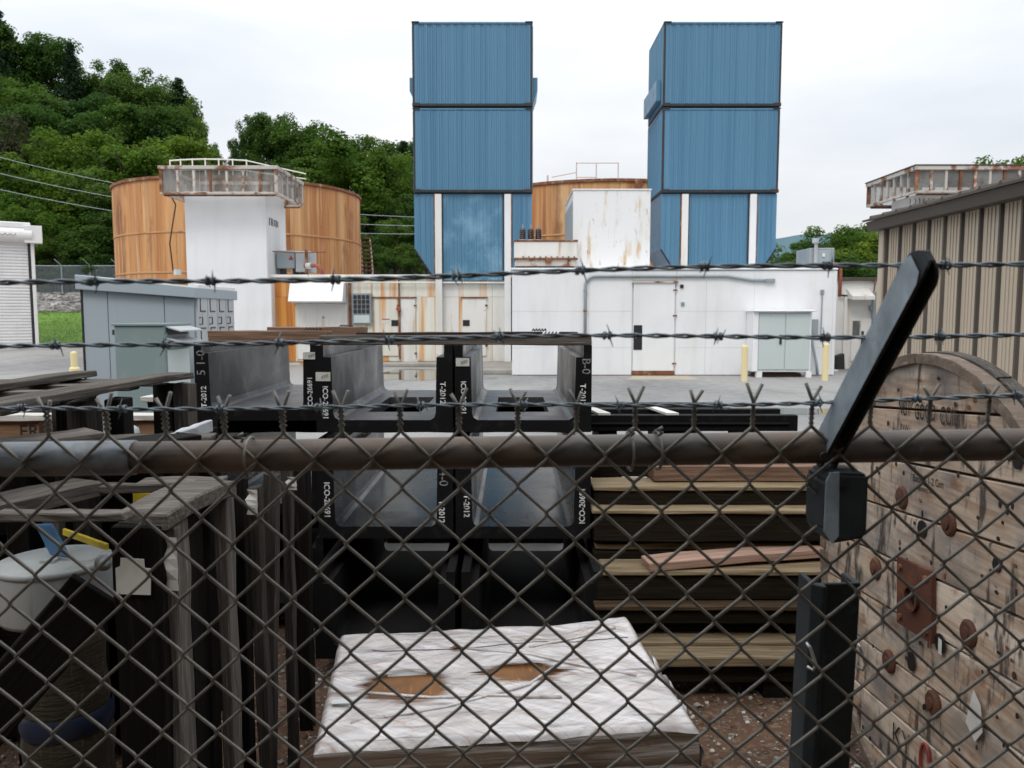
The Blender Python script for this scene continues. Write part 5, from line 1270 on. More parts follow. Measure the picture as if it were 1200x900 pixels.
# bunched film hanging off the right corner, white tape on the carton, folds
mb = MB(); vs, fs = [], []
for i in range(20):
    for j in range(8):
        u, v = i / 19, j / 7
        vs.append((PX1 + .004 + .05 * v + .02 * math.sin(u * 17) * v, PY0 + .30 + .26 * u, film_z(PX1, PY0 + .3 + .26 * u) - .018 - .13 * v * (1 - .3 * math.sin(u * 9)) + .02 * math.sin(v * 6 + u * 8)))
for i in range(19):
    for j in range(7): fs.append((i * 8 + j, i * 8 + j + 1, (i + 1) * 8 + j + 1, (i + 1) * 8 + j))
MB().add(vs, fs).build('film_flap', film, t, smooth=True)
box('white_label', can_white, t, -.395, -.255, 2.845, 2.872, PZ - .0155, PZ - .0145)
box('corner_label', can_white, t, PX0 + .03, PX0 + .09, PY0 + .245, PY0 + .275, PZ + .012, PZ + .014)
for (pts_) in ([(-.47, 2.70), (-.36, 2.66), (-.24, 2.63), (-.05, 2.62), (.2, 2.58)], [(-.1, 3.02), (.15, 2.93), (.35, 2.80), (.5, 2.72)], [(-.5, 2.50), (-.2, 2.56), (.1, 2.68), (.25, 2.86)], [(.15, 3.0), (.34, 3.06), (.52, 3.10)]):
    MB().tube([(x, y, film_z(x, y) + .002) for x, y in pts_], .006, 6).build('film_fold', film, t, smooth=True)
MB().tube([(x, 3.03 + .012 * math.sin(x * 9), film_z(x, 3.03) + .002) for x in lin(-.46, .55, 24)], .0016, 4).build('blue_thread', surf('dark_blue_thread', (.06, .07, .13), .7), t)
mb = MB(); c = Vector((-.215, 2.99, film_z(-.13, 3.0) + .008))
mb.add([c + Vector((-.03, 0, 0)), c + Vector((0, -.014, .01)), c + Vector((.028, .004, .0)), c + Vector((0, .016, .012))], [(0, 1, 2, 3)])
o = mb.build('dead_leaf', leaf_litter); tag(o, 'small dark dead leaf lying on the white film', 'leaf')

# ------------------------------------------------------------------ big wooden cable reel, its flange edge-on to the view
RC = Vector((1.40, 2.664, .83)); RR = .83
RW = Matrix.Translation((RC.x, RC.y, 0)) @ Matrix.Rotation(-PI / 2, 4, 'Z')
t = thing('cable_reel', 'huge weathered wooden cable reel with rusty bolts and handwriting, right foreground', 'cable reel', (RC.x, RC.y, 0), -PI / 2)
ROLL = Matrix.Rotation(math.radians(-5), 4, 'Y')
def rl(x, z, y=0.0): return ROLL @ Vector((x, y, z)) + Vector((0, 0, RR))        # disc plane coordinates -> reel local
def disc_piece(name, za, zb, y0, y1, mat, gap=.004, vert=False):
    za += gap; zb -= gap
    pts = []
    n = 10
    def half(z): return math.sqrt(max(0, RR * RR - z * z))
    r = [(half(za + (zb - za) * k / n), za + (zb - za) * k / n) for k in range(n + 1)]
    l = [(-x, z) for x, z in reversed(r)]
    pts = r + l
    if vert: pts = [(z, x) for x, z in reversed(pts)]
    mb = MB()
    v0 = [rl(x, z, y0) for x, z in pts]; v1 = [rl(x, z, y1) for x, z in pts]; m = len(pts)
    mb.add(v0 + v1, [tuple(range(m)), tuple(range(2 * m - 1, m - 1, -1))] + [(i, m + i, m + (i + 1) % m, (i + 1) % m) for i in range(m)])
    return mb.build(name, mat, t, local=True, bevel=.003, jit=.0008)
edges = [-.829, -.66, -.475, -.285, -.10, .09, .275, .455, .645, .829]
random.seed(3)
for i in range(9): disc_piece('plank', edges[i], edges[i + 1], random.uniform(-.004, .003), .045, wood_reel)
for i in range(9): disc_piece('back_plank', edges[i], edges[i + 1], .047, .075, wood_rim, .002, True)
# segments of the worn rim, and the far flange
def arc(name, r0, r1, y0, y1, w0, w1, mat):
    mb = MB(); n = 14; vs = []
    for k in range(n + 1):
        w = w0 + (w1 - w0) * k / n
        for r, y in ((r0, y0), (r1, y0), (r1, y1), (r0, y1)): vs.append(rl(r * math.cos(w), r * math.sin(w), y))
    fs = [(k * 4 + a, k * 4 + (a + 1) % 4, k * 4 + 4 + (a + 1) % 4, k * 4 + 4 + a) for k in range(n) for a in range(4)] + [(0, 3, 2, 1), (n * 4, n * 4 + 1, n * 4 + 2, n * 4 + 3)]
    mb.add(vs, fs); return mb.build(name, mat, t, local=True, bevel=.002, jit=.001)
for k in range(8):
    arc('rim_segment', RR - .026, RR + .010, -.016, .034, 2 * PI * k / 8 + .006, 2 * PI * (k + 1) / 8 - .006, wood_rim)
    arc('rim_segment', RR - .0, RR + .016, .037, .082, 2 * PI * (k + .4) / 8 + .006, 2 * PI * (k + 1.4) / 8 - .006, wood_grey)
for i in range(9): disc_piece('far_plank', edges[i], edges[i + 1], .72, .765, wood_rim)
mb = MB(); n = 36; vs = []
for y in (.075, .72):
    for k in range(n): vs.append(rl(.42 * math.cos(2 * PI * k / n), .42 * math.sin(2 * PI * k / n), y))
mb.add(vs, [(k, (k + 1) % n, n + (k + 1) % n, n + k) for k in range(n)]); mb.build('drum', wood_grey, t, local=True)
RWi = WM[t.name].inverted()
def reel_pt(px, py): 
    q = RWi @ onx(px, py, RC.x); return Vector((q.x, -.002, q.z))
def washer(px, py, r=.042, hole=False):
    c = reel_pt(px, py); vs = []; n = 20
    prof = [(r, .004), (r, -.006), (r * .82, -.012), (r * .45, -.013), (r * .45, -.018 if not hole else .0), (.0005, -.020 if not hole else .0)]
    mb = MB()
    for k in range(n):
        w = 2 * PI * k / n
        for q, y in prof: vs.append(c + Vector((q * math.cos(w), y, q * math.sin(w))))
    m = len(prof)
    mb.add(vs, [(k * m + j, ((k + 1) % n) * m + j, ((k + 1) % n) * m + j + 1, k * m + j + 1) for k in range(n) for j in range(m - 1)])
    mb.build('bolt_washer', bolt_rust, t, local=True)
for (px, py) in ((1028, 666), (1043, 775), (1095, 824), (1137, 742), (1114, 613), (1059, 583)): washer(px, py)
def oval_hole(px, py, ra, rb, mat=black_plate, name='hole', y=-.0065, d=.003):
    c = reel_pt(px, py); n = 18
    vs = [c + Vector((ra * math.cos(2 * PI * k / n), y, rb * math.sin(2 * PI * k / n))) for k in range(n)]
    vs += [v + Vector((0, d, 0)) for v in vs]
    return MB().add(vs, [tuple(range(n)), tuple(range(2 * n - 1, n - 1, -1))] + [(k, (k + 1) % n, n + (k + 1) % n, n + k) for k in range(n)]).build(name, mat, t, local=True)
for (px, py, ra, rb) in ((1083, 620, .030, .030), (1104, 754, .03, .032), (1070, 775, .026, .034), (1195, 540, .02, .024), (1171, 662, .02, .022)): oval_hole(px, py, ra, rb)
random.seed(9)
for k in range(120):       # nail holes and small stains
    px, py = random.uniform(985, 1196), random.uniform(430, 890)
    q = reel_pt(px, py)
    if math.hypot(q.x, q.z - RR) < RR - .05: oval_hole(px, py, random.uniform(.004, .008), random.uniform(.005, .012), random.choice([ink, ink, brown_ink, rust_steel]), 'nail_head', -.0052, .002)
c = reel_pt(1077, 701)
M = Matrix.Translation(c + Vector((0, -.006, 0))) @ Matrix.Rotation(math.radians(-5), 4, 'Y')
mb = MB(M); s_ = .118; n = 24; vs = []
for k in range(n):
    w = 2 * PI * k / n; x, z = math.cos(w), math.sin(w); f = 1 / max(abs(x), abs(z))
    vs += [(x * f * s_, -.012, z * f * s_), (x * .042, -.012, z * .042), (x * .046, -.026, z * .046), (x * .036, -.026, z * .036), (x * .034, .004, z * .034), (x * f * s_, .003, z * f * s_)]
mb.add(vs, [(k * 6 + j, ((k + 1) % n) * 6 + j, ((k + 1) % n) * 6 + (j + 1) % 6, k * 6 + (j + 1) % 6) for k in range(n) for j in range(6)])
pl = mb.build('arbor_plate', surf('red_rust_plate', (.085, .028, .015), .75, [((.17, .065, .03), (1, 1, 1), 9, .5, .68, .8), (RUSTD, (1, 1, 1), 6, .5, .66, .7)], [((1, 1, 1), 40, .4, .003)]), t, local=True)
oval_hole(1077, 701, .034, .034, black_plate, 'arbor_hole', -.009, .002)
for sx in (-1, 1):
    for sz in (-1, 1):
        MB(M).tube([(sx * .088, -.012, sz * .088), (sx * .088, -.022, sz * .088)], .011, 8).build('bolt_head', rust_steel, pl, local=True)
def reel_text(s, px, py, size, m=ink, sx=1.0, slope=.0, bold=0.0):
    q = WM[t.name] @ (reel_pt(px, py) + Vector((0, -.0042, 0)))
    d = WM[t.name].to_3x3() @ Vector((1, 0, math.tan(math.radians(5) + slope)))
    text('handwriting', s, size, m, t, q, d, Vector((0, 0, 1)) - d.normalized() * d.normalized().z, sx, bold)
reel_text('NOT', 1062, 479, .080, ink, .5, 0, .008)
reel_text('GOOD', 1086, 484, .080, ink, .55, 0, .008)
reel_text('COIL', 1114, 489, .085, brown_ink, .55, 0, .012)
reel_text('74W', 1062, 502, .036, ink, .8)
reel_text('Battery 1-2 Gen', 1089, 564, .036, ink, .85)
reel_text('Battery test', 1087, 574, .026, ink, .85)
reel_text('KY', 1058, 868, .11, ink, 1.0)
c = reel_pt(1147, 838)
MB().add([c + Vector(v) for v in ((-.02, -.006, .07), (.03, -.012, .045), (.045, -.012, -.03), (.0, -.006, -.085), (-.045, -.010, -.045), (-.03, -.007, .03))], [tuple(range(6))]).build('paper_tag', paper, t, local=True)
c = reel_pt(1105, 757); MB().add([c + Vector(v) for v in ((-.01, -.009, .026), (.012, -.009, .024), (.014, -.009, -.026), (-.008, -.009, -.026))], [(0, 1, 2, 3)]).build('paper_tag', paper, t, local=True)
c = reel_pt(1086, 892); MB().tube([c + Vector((.028 * math.cos(w), -.005, .06 * math.sin(w))) for w in lin(.2, 5.6, 14)], .006, 5).build('red_mark', red_mark, t, local=True)

# ------------------------------------------------------------------ weathered timber cribs and skids, left foreground
def crib(name, label, loc, group='weathered timber cribs'): return thing(name, label, 'timber frame', loc, group=group)
WG, WD = wood_grey, wood_dark
# upper frame: two rails running away from the view, cross slats, posts
t = crib('timber_skid', 'upper weathered timber skid at the left, two long rails with cross slats on tall posts', (-1.9, 3.2, 0))
plank('rail', (-1.63, 1.95, 1.502), (-1.63, 3.92, 1.502), .12, .030, WG, t, bow=.01)
plank('rail', (-2.13, 2.2, 1.505), (-2.13, 3.98, 1.505), .10, .032, WG, t)
plank('rail', (-2.68, 2.6, 1.505), (-2.68, 4.0, 1.505), .10, .032, WG, t)
for (y, z, x0_, x1_) in ((3.30, 1.468, -2.9, -1.75), (3.02, 1.468, -2.9, -1.75), (3.62, 1.468, -2.8, -1.72), (2.72, 1.468, -2.8, -1.72), (3.86, 1.468, -2.8, -1.72), (2.45, 1.468, -2.8, -1.72)): plank('slat', (x0_, y, z), (x1_, y, z), .10, .028, WG, t)
for (x, y) in ((-1.665, 3.80), (-1.585, 3.84)): plank('post', (x, y, 0), (x, y, 1.470), .075, .10, WD if x < -1.6 else WG, t)
for k, (x, y) in enumerate(((-1.74, 3.12), (-1.655, 3.05), (-1.57, 3.16), (-1.80, 3.2))): plank('post', (x, y, 0), (x, y, 1.47), .075, .09, wood_post if k % 2 else WD, t)
for (x, y) in ((-2.13, 3.9), (-2.16, 2.5), (-2.68, 3.9)): plank('post', (x, y, 0), (x, y, 1.47), .11, .11, WD, t)
o = plank('spacer_block', (at(68, 450, 3.95).x, 3.93, 1.43), (at(98, 450, 3.95).x, 3.93, 1.43), .1, .07, WD, t)
# middle tier
t = crib('timber_skid', 'middle weathered timber skid at the left, loose boards lying just above the pipe rail', (-1.5, 2.9, 0))
def at_z(px, py, z):
    return gnd(px, py, z)
for (a, b, z, w_, th_, m) in (((-30, 519), (110, 504), 1.40, .16, .04, WG), ((119, 522), (219, 507), 1.36, .17, .04, WD), ((55, 514), (250, 509), 1.34, .12, .03, WG), ((205, 524), (335, 511), 1.33, .10, .05, wood_brn), ((200, 508), (245, 492), 1.36, .03, .05, locker_grey)):
    plank('board', at_z(a[0], a[1], z) - Vector((0, 0, th_ / 2)), at_z(b[0], b[1], z) - Vector((0, 0, th_ / 2)), w_, th_, m, t)
for k, (px, y, m) in enumerate(((24, 3.0, WD), (95, 3.1, WD), (150, 3.3, wood_post), (215, 3.35, WD), (240, 3.5, WD))):
    x = at(px, 520, y).x; plank('post', (x, y, 0), (x, y, 1.30), .09, .10, m, t)
# lower frame in front, turned a little
t = crib('timber_skid', 'front weathered timber skid at the left, with a curved board and rail over upright posts', (-1.2, 2.45, 0))
Z0 = 1.235
def lz(px, py): return gnd(px, py, Z0)
plank('rail', lz(-75, 611), lz(104, 570), .15, .05, WG, t)
plank('rail', lz(165, 568), lz(262, 566), .10, .03, WG, t)
plank('slat', lz(0, 604), lz(150, 604), .055, .026, WG, t)
plank('slat', lz(60, 573), lz(200, 571), .05, .028, WG, t)
a, b = lz(165, 596), lz(252, 567)
mb = MB(); vs = []; n = 12; d = (b - a); sdv = Vector((-d.y, d.x, 0)).normalized() * .085
for k in range(n + 1):
    u = k / n; p = a + d * u; zc2 = .055 * (1 - u) ** 2 * 0 + .014 * math.sin(PI * u)
    for s2, dz in ((-1, -.05), (1, -.05), (1, 0), (-1, 0)): vs.append(p + sdv * s2 + Vector((0, 0, zc2 + dz + .03 * (u - .5))))
mb.add(vs, [(k * 4 + q, k * 4 + (q + 1) % 4, k * 4 + 4 + (q + 1) % 4, k * 4 + 4 + q) for k in range(n) for q in range(4)] + [(0, 3, 2, 1), (n * 4, n * 4 + 1, n * 4 + 2, n * 4 + 3)])
mb.build('curved_board', WG, t, bevel=.006)
def vpost(px0, px1, y, z1, m, dep=.09, lean=0.0, z0=0.0, nm='post'):
    x0_, x1_ = at(px0, 650, y).x, at(px1, 650, y).x; w_ = x1_ - x0_; x = (x0_ + x1_) / 2
    return plank(nm, (x - lean, y + dep / 2, z0), (x, y + dep / 2, z1), dep, w_, m, t, up=(1, 0, 0), seg=7, jit=.004)
fp = vpost(131, 188, 2.26, 1.19, WD, .12)
WP = wood_post
vpost(190, 206, 2.30, 1.18, WG, .10)
vpost(206, 222, 2.45, 1.17, WD, .12)
vpost(252, 266, 2.58, 1.20, WG, .08, -.01)
vpost(226, 248, 2.7, 1.18, WD, .08, .02)
vpost(272, 288, 2.85, 1.2, WD, .06)
vpost(290, 304, 2.75, 1.19, WP, .06, -.02)
vpost(312, 326, 2.9, 1.21, WP, .05, .04)
vpost(331, 342, 3.0, 1.22, WP, .05)
vpost(345, 362, 3.3, 1.2, WD, .06)
plank('brace', gnd(-40, 905, .42) + Vector((-.05, -.1, 0)), at(112, 690, 2.36), .16, .045, WD, t, roll=PI / 2)
x = at(158, 676, 2.25).x
W2 = at(158, 676, 2.254)
mb = MB(); pts_ = [(-.052, -.049), (.046, -.052), (.050, .026), (.032, .028), (.031, .054), (-.036, .058), (-.038, .034), (-.052, .028)]
mb.prism([(W2.x + a_, W2.z + b_) for a_, b_ in pts_], 2.2475, 2.2505); mb.build('paper_label', paper, t)
for (px, py, y, h_) in ((203, 660, 2.285, .16), (297, 588, 2.74, .09), (343, 566, 2.98, .05)):
    c = at(px, py, y)
    mb = MB(); vs = []
    for k in range(6): vs += [c + Vector((-.02 + .007 * math.sin(k * 2.3), -.006 + .008 * math.sin(k * 1.7), h_ * (.5 - k / 5))), c + Vector((.018 + .006 * math.sin(k * 3.1), -.012, h_ * (.5 - k / 5)))]
    mb.add(vs, [(2 * k, 2 * k + 1, 2 * k + 3, 2 * k + 2) for k in range(5)]); mb.build('torn_label', paper, t)
# dark timber crib added further back to make the shade between the posts
t = crib('shade_crib', 'added dark timber crib making the shade behind the white can, at the left edge', (-2.0, 3.4, 0))
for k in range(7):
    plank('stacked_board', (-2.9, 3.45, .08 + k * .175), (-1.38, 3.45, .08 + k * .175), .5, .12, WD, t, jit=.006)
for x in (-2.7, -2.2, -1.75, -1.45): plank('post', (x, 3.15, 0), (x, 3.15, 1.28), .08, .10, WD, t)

# crates behind the skids
def crate(px0, px1, py0, py1, Y, lab, word=None, wx=.5):
    x0_, x1_, z0_, z1_ = rect(px0, py1, px1, py0, Y)
    t = thing('wooden_crate', lab, 'crate', ((x0_ + x1_) / 2, Y, 0), group='plywood crates behind the timber')
    box('panel', ply, t, x0_, x1_, Y, Y + .02, 0.02, z1_ - .05); box('box_body', wood_dark, t, x0_ + .02, x1_ - .02, Y + .02, Y + .7, .02, z1_ - .06)
    plank('top_board', (x0_ - .02, Y + .04, z1_ - .025), (x1_ + .02, Y + .04, z1_ - .025), .14, .04, white_wood, t)
    plank('top_board', (x0_ - .02, Y + .45, z1_ + .06), (x1_ + .02, Y + .45, z1_ + .06), .16, .04, white_wood, t)
    plank('cleat', (x0_ - .0, Y + .45, z1_ + .012), (x1_ + .0, Y + .45, z1_ + .012), .05, .05, wood_brn, t)
    for x in (x0_ + .04, x1_ - .04): plank('corner_cleat', (x, Y - .011, .02), (x, Y - .011, z1_ - .05), .06, .02, wood_brn, t, up=(0, 1, 0))
    if word: text('marker_text', word, .12, ink, t, (x0_ + (x1_ - x0_) * wx, Y - .002, (z0_ + z1_) / 2 - .02), (1, 0, 0), (0, 0, 1))
crate(-40, 60, 485, 520, 5.2, 'plywood crate marked ER at the far left, behind the timber skids', 'ER', .74)
crate(140, 240, 485, 520, 5.4, 'plywood crate with white top boards, between the skid posts and the left trough')
c = gnd(152, 505, 1.05)
c = at(152, 507, 4.6)
o = MB().lathe([(.001, 0), (.055, .0), (.06, .02), (.05, .075), (.02, .095), (.001, .1)], 20, (c.x, 4.6, c.z - .05)).build('white_bowl', can_white, smooth=True); tag(o, 'small white upturned bowl lying behind the skid post', 'bowl')
x0_, x1_ = at(100, 505, 4.6).x, at(210, 505, 4.6).x
o = plank('plank', (x0_, 4.6, c.z - .075), (x1_, 4.6, c.z - .075), .3, .05, WD); tag(o, 'dark plank under the small white bowl behind the skid post', 'plank')
for x in (x0_ + .06, x1_ - .06):
    o = plank('stub_post', (x, 4.6, 0), (x, 4.6, c.z - .1), .1, .1, WD); tag(o, ('left' if x < (x0_ + x1_) / 2 else 'right') + ' stub post carrying the plank with the white bowl', 'post', 'stub posts behind the skids')

# white can, yellow bar, blue strap
yc_ = 2.72
cx_ = at(64, 660, yc_).x
ctop = gnd(64, 652, 1.0); 
cz_ = at(64, 655, yc_).z
CR = (at(127, 690, yc_).x - at(5, 690, yc_).x) / 2
cb = at(64, 735, yc_ - CR * .7).z
t = thing('white_can', 'white round metal can with a lid and lug, under the timber boards at the left', 'can', (cx_, yc_, cb))
MB().lathe([(.001, cb), (CR * .95, cb), (CR * .98, cb + .015), (CR * .985, cz_ - .02)], 48, (cx_, yc_, 0)).build('body', can_white, t, smooth=True)
MB().lathe([(CR * .985, cz_ - .022), (CR * 1.015, cz_ - .018), (CR * 1.015, cz_ - .006), (CR * .98, cz_ - .001), (CR * .5, cz_ + .005), (.001, cz_ + .008)], 48, (cx_, yc_, 0)).build('lid', can_white, t, smooth=True)
lg = at(121, 660, yc_ - .12)
MB().tube([(lg.x - .02, lg.y + .06, lg.z), (lg.x, lg.y, lg.z)], .028, 14).tube([(lg.x, lg.y + .005, lg.z), (lg.x + .008, lg.y - .02, lg.z)], .016, 12).build('lug', can_white, t, smooth=True)
for px in (33, 48): 
    q = at(px, 738, yc_ - .1); MB().tube([(q.x, q.y, cb), (q.x + .004, q.y, cb - .035)], .012, 6).build('foot', can_white, t)
box('lid_tab', can_white, t, at(60, 650, yc_).x, at(76, 650, yc_).x, yc_ - .07, yc_ - .03, cz_ + .006, cz_ + .016)
p, q = at(70, 651, yc_ - .04), at(44, 618, yc_ + .02)
o = MB().hull8([p + Vector((-.035, 0, 0)), p + Vector((.035, 0, -.01)), p + Vector((.035, .012, -.01)), p + Vector((-.035, .012, 0)), q + Vector((-.012, 0, .01)), q + Vector((.05, 0, .012)), q + Vector((.05, .012, .012)), q + Vector((-.012, .012, .01))]).build('blue_paddle', blue_strap_mat, bevel=.004)
tag(o, 'blue plastic paddle standing slantwise on the lid of the white can', 'paddle')
p, q = at(75, 623, yc_ + .1), at(126, 641, yc_ - .04)
o = plank('yellow_bar', p, q, .012, .024, yellow_bright, bevel=.002, jit=.0003); tag(o, 'slim bright yellow bar leaning over the white can', 'bar')
q = at(64, 622, yc_ + .22)
o = plank('stake', (q.x + .01, yc_ + .22, .3), (q.x + .01, yc_ + .22, q.z + .06), .045, .04, wood_grey); tag(o, 'thin grey stake behind the white can, between the blue paddle and the yellow bar', 'stake')
o = plank('blue_strip', (q.x - .025, yc_ + .21, .55), (q.x - .025, yc_ + .21, q.z + .06), .02, .006, blue_strap_mat, up=(0, 1, 0), bevel=.001); tag(o, 'narrow light blue strip hanging beside the grey stake', 'strip')
p = at(166, 583, 2.95)
o = MB().box(p.x - .035, p.x + .045, 2.95, 2.97, p.z - .03, p.z + .02).build('yellow_tag', yellow_bright, bevel=.004); tag(o, 'bright yellow tag showing under the curved dark board', 'tag')
o = plank('stub_post', (p.x, 2.99, 0), (p.x, 2.99, p.z - .0), .05, .035, WD); tag(o, 'dark stub post carrying the bright yellow tag', 'post', 'stub posts behind the skids')
# burlap bundle under it
t = thing('burlap_bundle', 'round burlap bundle bound with a blue band, in the dark under the white can', 'bundle', (cx_, yc_, 0))
prof = [(.001, 0), (.19, 0), (.205, .03), (.195, .06), (.185, .10), (.17, .2), (.18, .30), (.165, .36), (.16, .42), (.165, .46), (.15, .55), (.155, .64), (.14, cb - .04), (.001, cb - .037)]
mb = MB().lathe([(r * .84 * (1 + .03 * math.sin(z * 60)), z) for r, z in prof], 40, (cx_ + .02, yc_, 0)); mb.build('burlap', burlap, t, smooth=True, jit=.004)
MB().lathe([(.146, .35), (.151, .37), (.150, .41), (.142, .425)], 40, (cx_ + .02, yc_, 0)).build('blue_band', navy_band, t, smooth=True)

# ------------------------------------------------------------------ the chain-link fence in front of the camera
SL = .0150                         # the fence climbs a little to the right
RZ, RY = 1.617, 1.052              # top rail at x = 0
TILT = math.tan(math.radians(5))   # fabric leans: its foot is further off
FY0 = 1.026
FX0, FX1 = -1.45, 1.6
t = thing('chain_link_fence', 'chain-link fence with a pipe top rail and three strands of barbed wire, across the foreground', 'fence', (0, RY, 0))
def rz(x): return RZ + SL * x
rr_ = .0215
MB().tube([(x, RY, rz(x)) for x in (FX0, at(6, 530, RY).x)], rr_, 20).tube([(x, RY, rz(x)) for x in (at(158, 530, RY).x, 0, FX1)], rr_, 20).build('top_rail', rail_mat, t, smooth=True)
MB().tube([(x, RY, rz(x)) for x in (at(5, 530, RY).x, at(158, 530, RY).x)], rr_ + .002, 20).build('rail_sleeve', surf('galvanised_sleeve', (.22, .25, .27), .5, [((.10, .09, .08), (1, 1, 1), 14, .45, .66, .9), ((.34, .38, .42), (1, 1, 1), 9, .55, .72, .7)], metal=.4, rn=.1), t, smooth=True)
h_ = .0381; v_ = .0388
apex0 = .0075; zap = 1.6535
wr = .00235
i0, i1 = int((FX0 - apex0) / h_), int((FX1 - apex0) / h_)
for i in range(i0, i1):
    xl, xr = apex0 + i * h_, apex0 + (i + 1) * h_
    start_left = (i % 2 == 0)
    sgn = 1 if start_left else -1
    tip = [(0.004, .052), (-.006 * 0 + .0035, .040), (-.0033, .031), (.0033, .022), (-.0033, .013), (.0025, .005)]
    def P(x, z, dy=0.0): return (x, FY0 + (zap + SL * x - z) * TILT * 1.0 + dy, z)
    xa_ = xl if start_left else xr
    za_ = zap + SL * xa_
    pts = [P(xa_ + sgn * (.010 if random.random() < .8 else .006), za_ + .044 + random.uniform(0, .010), 0), P(xa_ + sgn * .0012, za_ + .030, .0022 * sgn)]
    for k, (dx, dz) in enumerate(((-.0022, .0245), (.0022, .0185), (-.0022, .0125), (.0022, .0065))):
        pts.append(P(xa_ + sgn * dx, za_ + dz, .0022 * sgn * (-1 if k % 2 == 0 else 1)))
    z = za_; side = start_left; dyb = .0022
    zend = .06
    while z > zend:
        x0_ = xl if side else xr; x1_ = xr if side else xl
        s_ = 1 if side else -1
        zz0 = z; zz1 = z - v_
        pts.append(P(x0_ - s_ * .0012, zz0, 0))
        pts.append(P(x0_ + s_ * .0025, zz0 - .0055, dyb * s_))
        pts.append(P(x1_ - s_ * .0055, zz1 + .006, dyb * s_))
        z = zz1; side = not side
    MB().tube(pts, wr, 6).build('fabric_wire', wire_mat, t, smooth=True)
# tie wires on the rail
for px in (292, 735 - 0, 1067 - 300):
    x = at(px, 512, RY).x
    MB().tube([(x + .004 * math.sin(w * .5), RY + (rr_ + .004) * math.cos(w) * 1.25 - .004, rz(x) + (rr_ + .004) * math.sin(w)) for w in lin(0, 6.6, 22)], .0018, 6).build('tie_wire', wire_mat, t, smooth=True)
    c = Vector((x, FY0 - .004, rz(x) + .024)); MB().tube([c, c + Vector((.004, -.004, .004)), c + Vector((-.004, -.006, .008)), c + Vector((.004, -.004, .011))], .0022, 6).build('tie_twist', wire_mat, t, smooth=True)
# post behind the fabric: a channel section whose head stops short of the bracket
pxa, pxb = at(947, 720, 1.09), at(1004, 720, 1.09)
def yline(z): return FY0 + .045 + (zap - z) * TILT * .55
ph = at(975, 682, 1.09).z
M0 = [(pxa.x, .0), (pxa.x + .012, -.012), (pxa.x + .018, -.012), (pxa.x + .018, .0), (pxa.x + .060, .003), (pxa.x + .071, .004), (pxa.x + .071, .05), (pxa.x + .062, .05), (pxa.x + .062, .009), (pxa.x + .008, .006), (pxa.x + .008, .05), (pxa.x, .05)]
mb = MB(); n = len(M0)
vs = [(x, yline(ph) + y, ph) for x, y in M0] + [(x, yline(0) + y, 0) for x, y in M0]
mb.add(vs, [tuple(range(n)), tuple(range(2 * n - 1, n - 1, -1))] + [(k, (k + 1) % n, n + (k + 1) % n, n + k) for k in range(n)])
mb.build('post', post_steel, t, bevel=.0012)
# the barb arm: bracket over the rail and a channel leaning towards the camera
ax = at(984, 520, 1.02).x
bz1, bz0 = rz(ax) - .026, at(980, 632, 1.03).z
MB().prism([(ax - .022, bz0 + .018), (ax - .012, bz0), (ax + .034, bz0 + .008), (ax + .034, bz1 - .002), (ax - .006, bz1), (ax - .017, bz1 - .004), (ax - .022, bz1 - .012)], 1.006, 1.075).build('arm_bracket', post_steel, t, bevel=.004, seg=2)
MB().prism([(ax - .023, bz0 + .018), (ax - .0225, bz1 - .010), (ax - .017, bz1 + .001), (ax - .006, bz1 + .002), (ax - .004, bz0 + .012), (ax - .012, bz0 + .002)], 1.003, 1.0055).build('lit_bracket_flange', galv, t)  # pale strip paints in the lit left side of the bracket
sd2 = Vector((0, -1, 1)).normalized(); nn = Vector((0, -1, -1)).normalized()
base = Vector((ax, 1.058, rz(ax) - .006)); ALEN = .335
def armp(x, s, d): return base + Vector((x, 0, 0)) + sd2 * s + nn * d
w0, w1 = .0112, .0102
def ring(s, w): return [armp(-w, s, .016), armp(-w, s, -.016), armp(w, s, -.016), armp(w, s, .016)]
vs = []
for s, w in ((-.02, w0), (.10, w0), (.22, .0106), (ALEN - .016, w1), (ALEN - .006, w1 * .88), (ALEN + .002, w1 * .64), (ALEN + .007, w1 * .3)):
    k_ = 1.0 if s < ALEN - .012 else (.9 if s < ALEN - .002 else (.66 if s < ALEN + .004 else .35))
    vs += [armp(a_, s, b_ * k_) for a_, b_ in ((-w, .019), (-w, -.022), (w, -.022), (w, .019), (w - .0035, .019), (w - .0035, -.018), (-w + .0035, -.018), (-w + .0035, .019))]
nr = 7
fs = [(r * 8 + k, r * 8 + (k + 1) % 8, (r + 1) * 8 + (k + 1) % 8, (r + 1) * 8 + k) for r in range(nr - 1) for k in range(8)] + [tuple(range(7, -1, -1)), tuple((nr - 1) * 8 + k for k in range(8))]
MB().add(vs, fs).build('barb_arm', post_steel, t, bevel=.0008)
MB().add([armp(-w0 - .0012, .0, -.0213), armp(-w1 - .0012, ALEN - .015, -.0213), armp(-w1 - .0008, ALEN - .004, -.014), armp(-w1 - .0008, ALEN - .004, .012), armp(-w1 - .0012, ALEN - .015, .0185), armp(-w0 - .0012, .0, .0185)], [(0, 1, 2, 3, 4, 5)]).build('lit_face', galv, t)  # pale sheet on the arm's left side, painting in the light there
mb = MB()
for s in (.10, .20, ALEN - .035): mb.tube([armp(.002, s, -.0222), armp(.002, s, -.0235)], .005, 10)
mb.build('rivet', bright_wire, t, kind='stuff')
for (dx, zc_h) in ((-.026, .012), (.0, -.022)): MB().tube([(ax + dx, 1.0035, rz(ax) + zc_h - .016), (ax + dx, 1.001, rz(ax) + zc_h - .016)], .006, 10).build('bolt', black_plate, t)
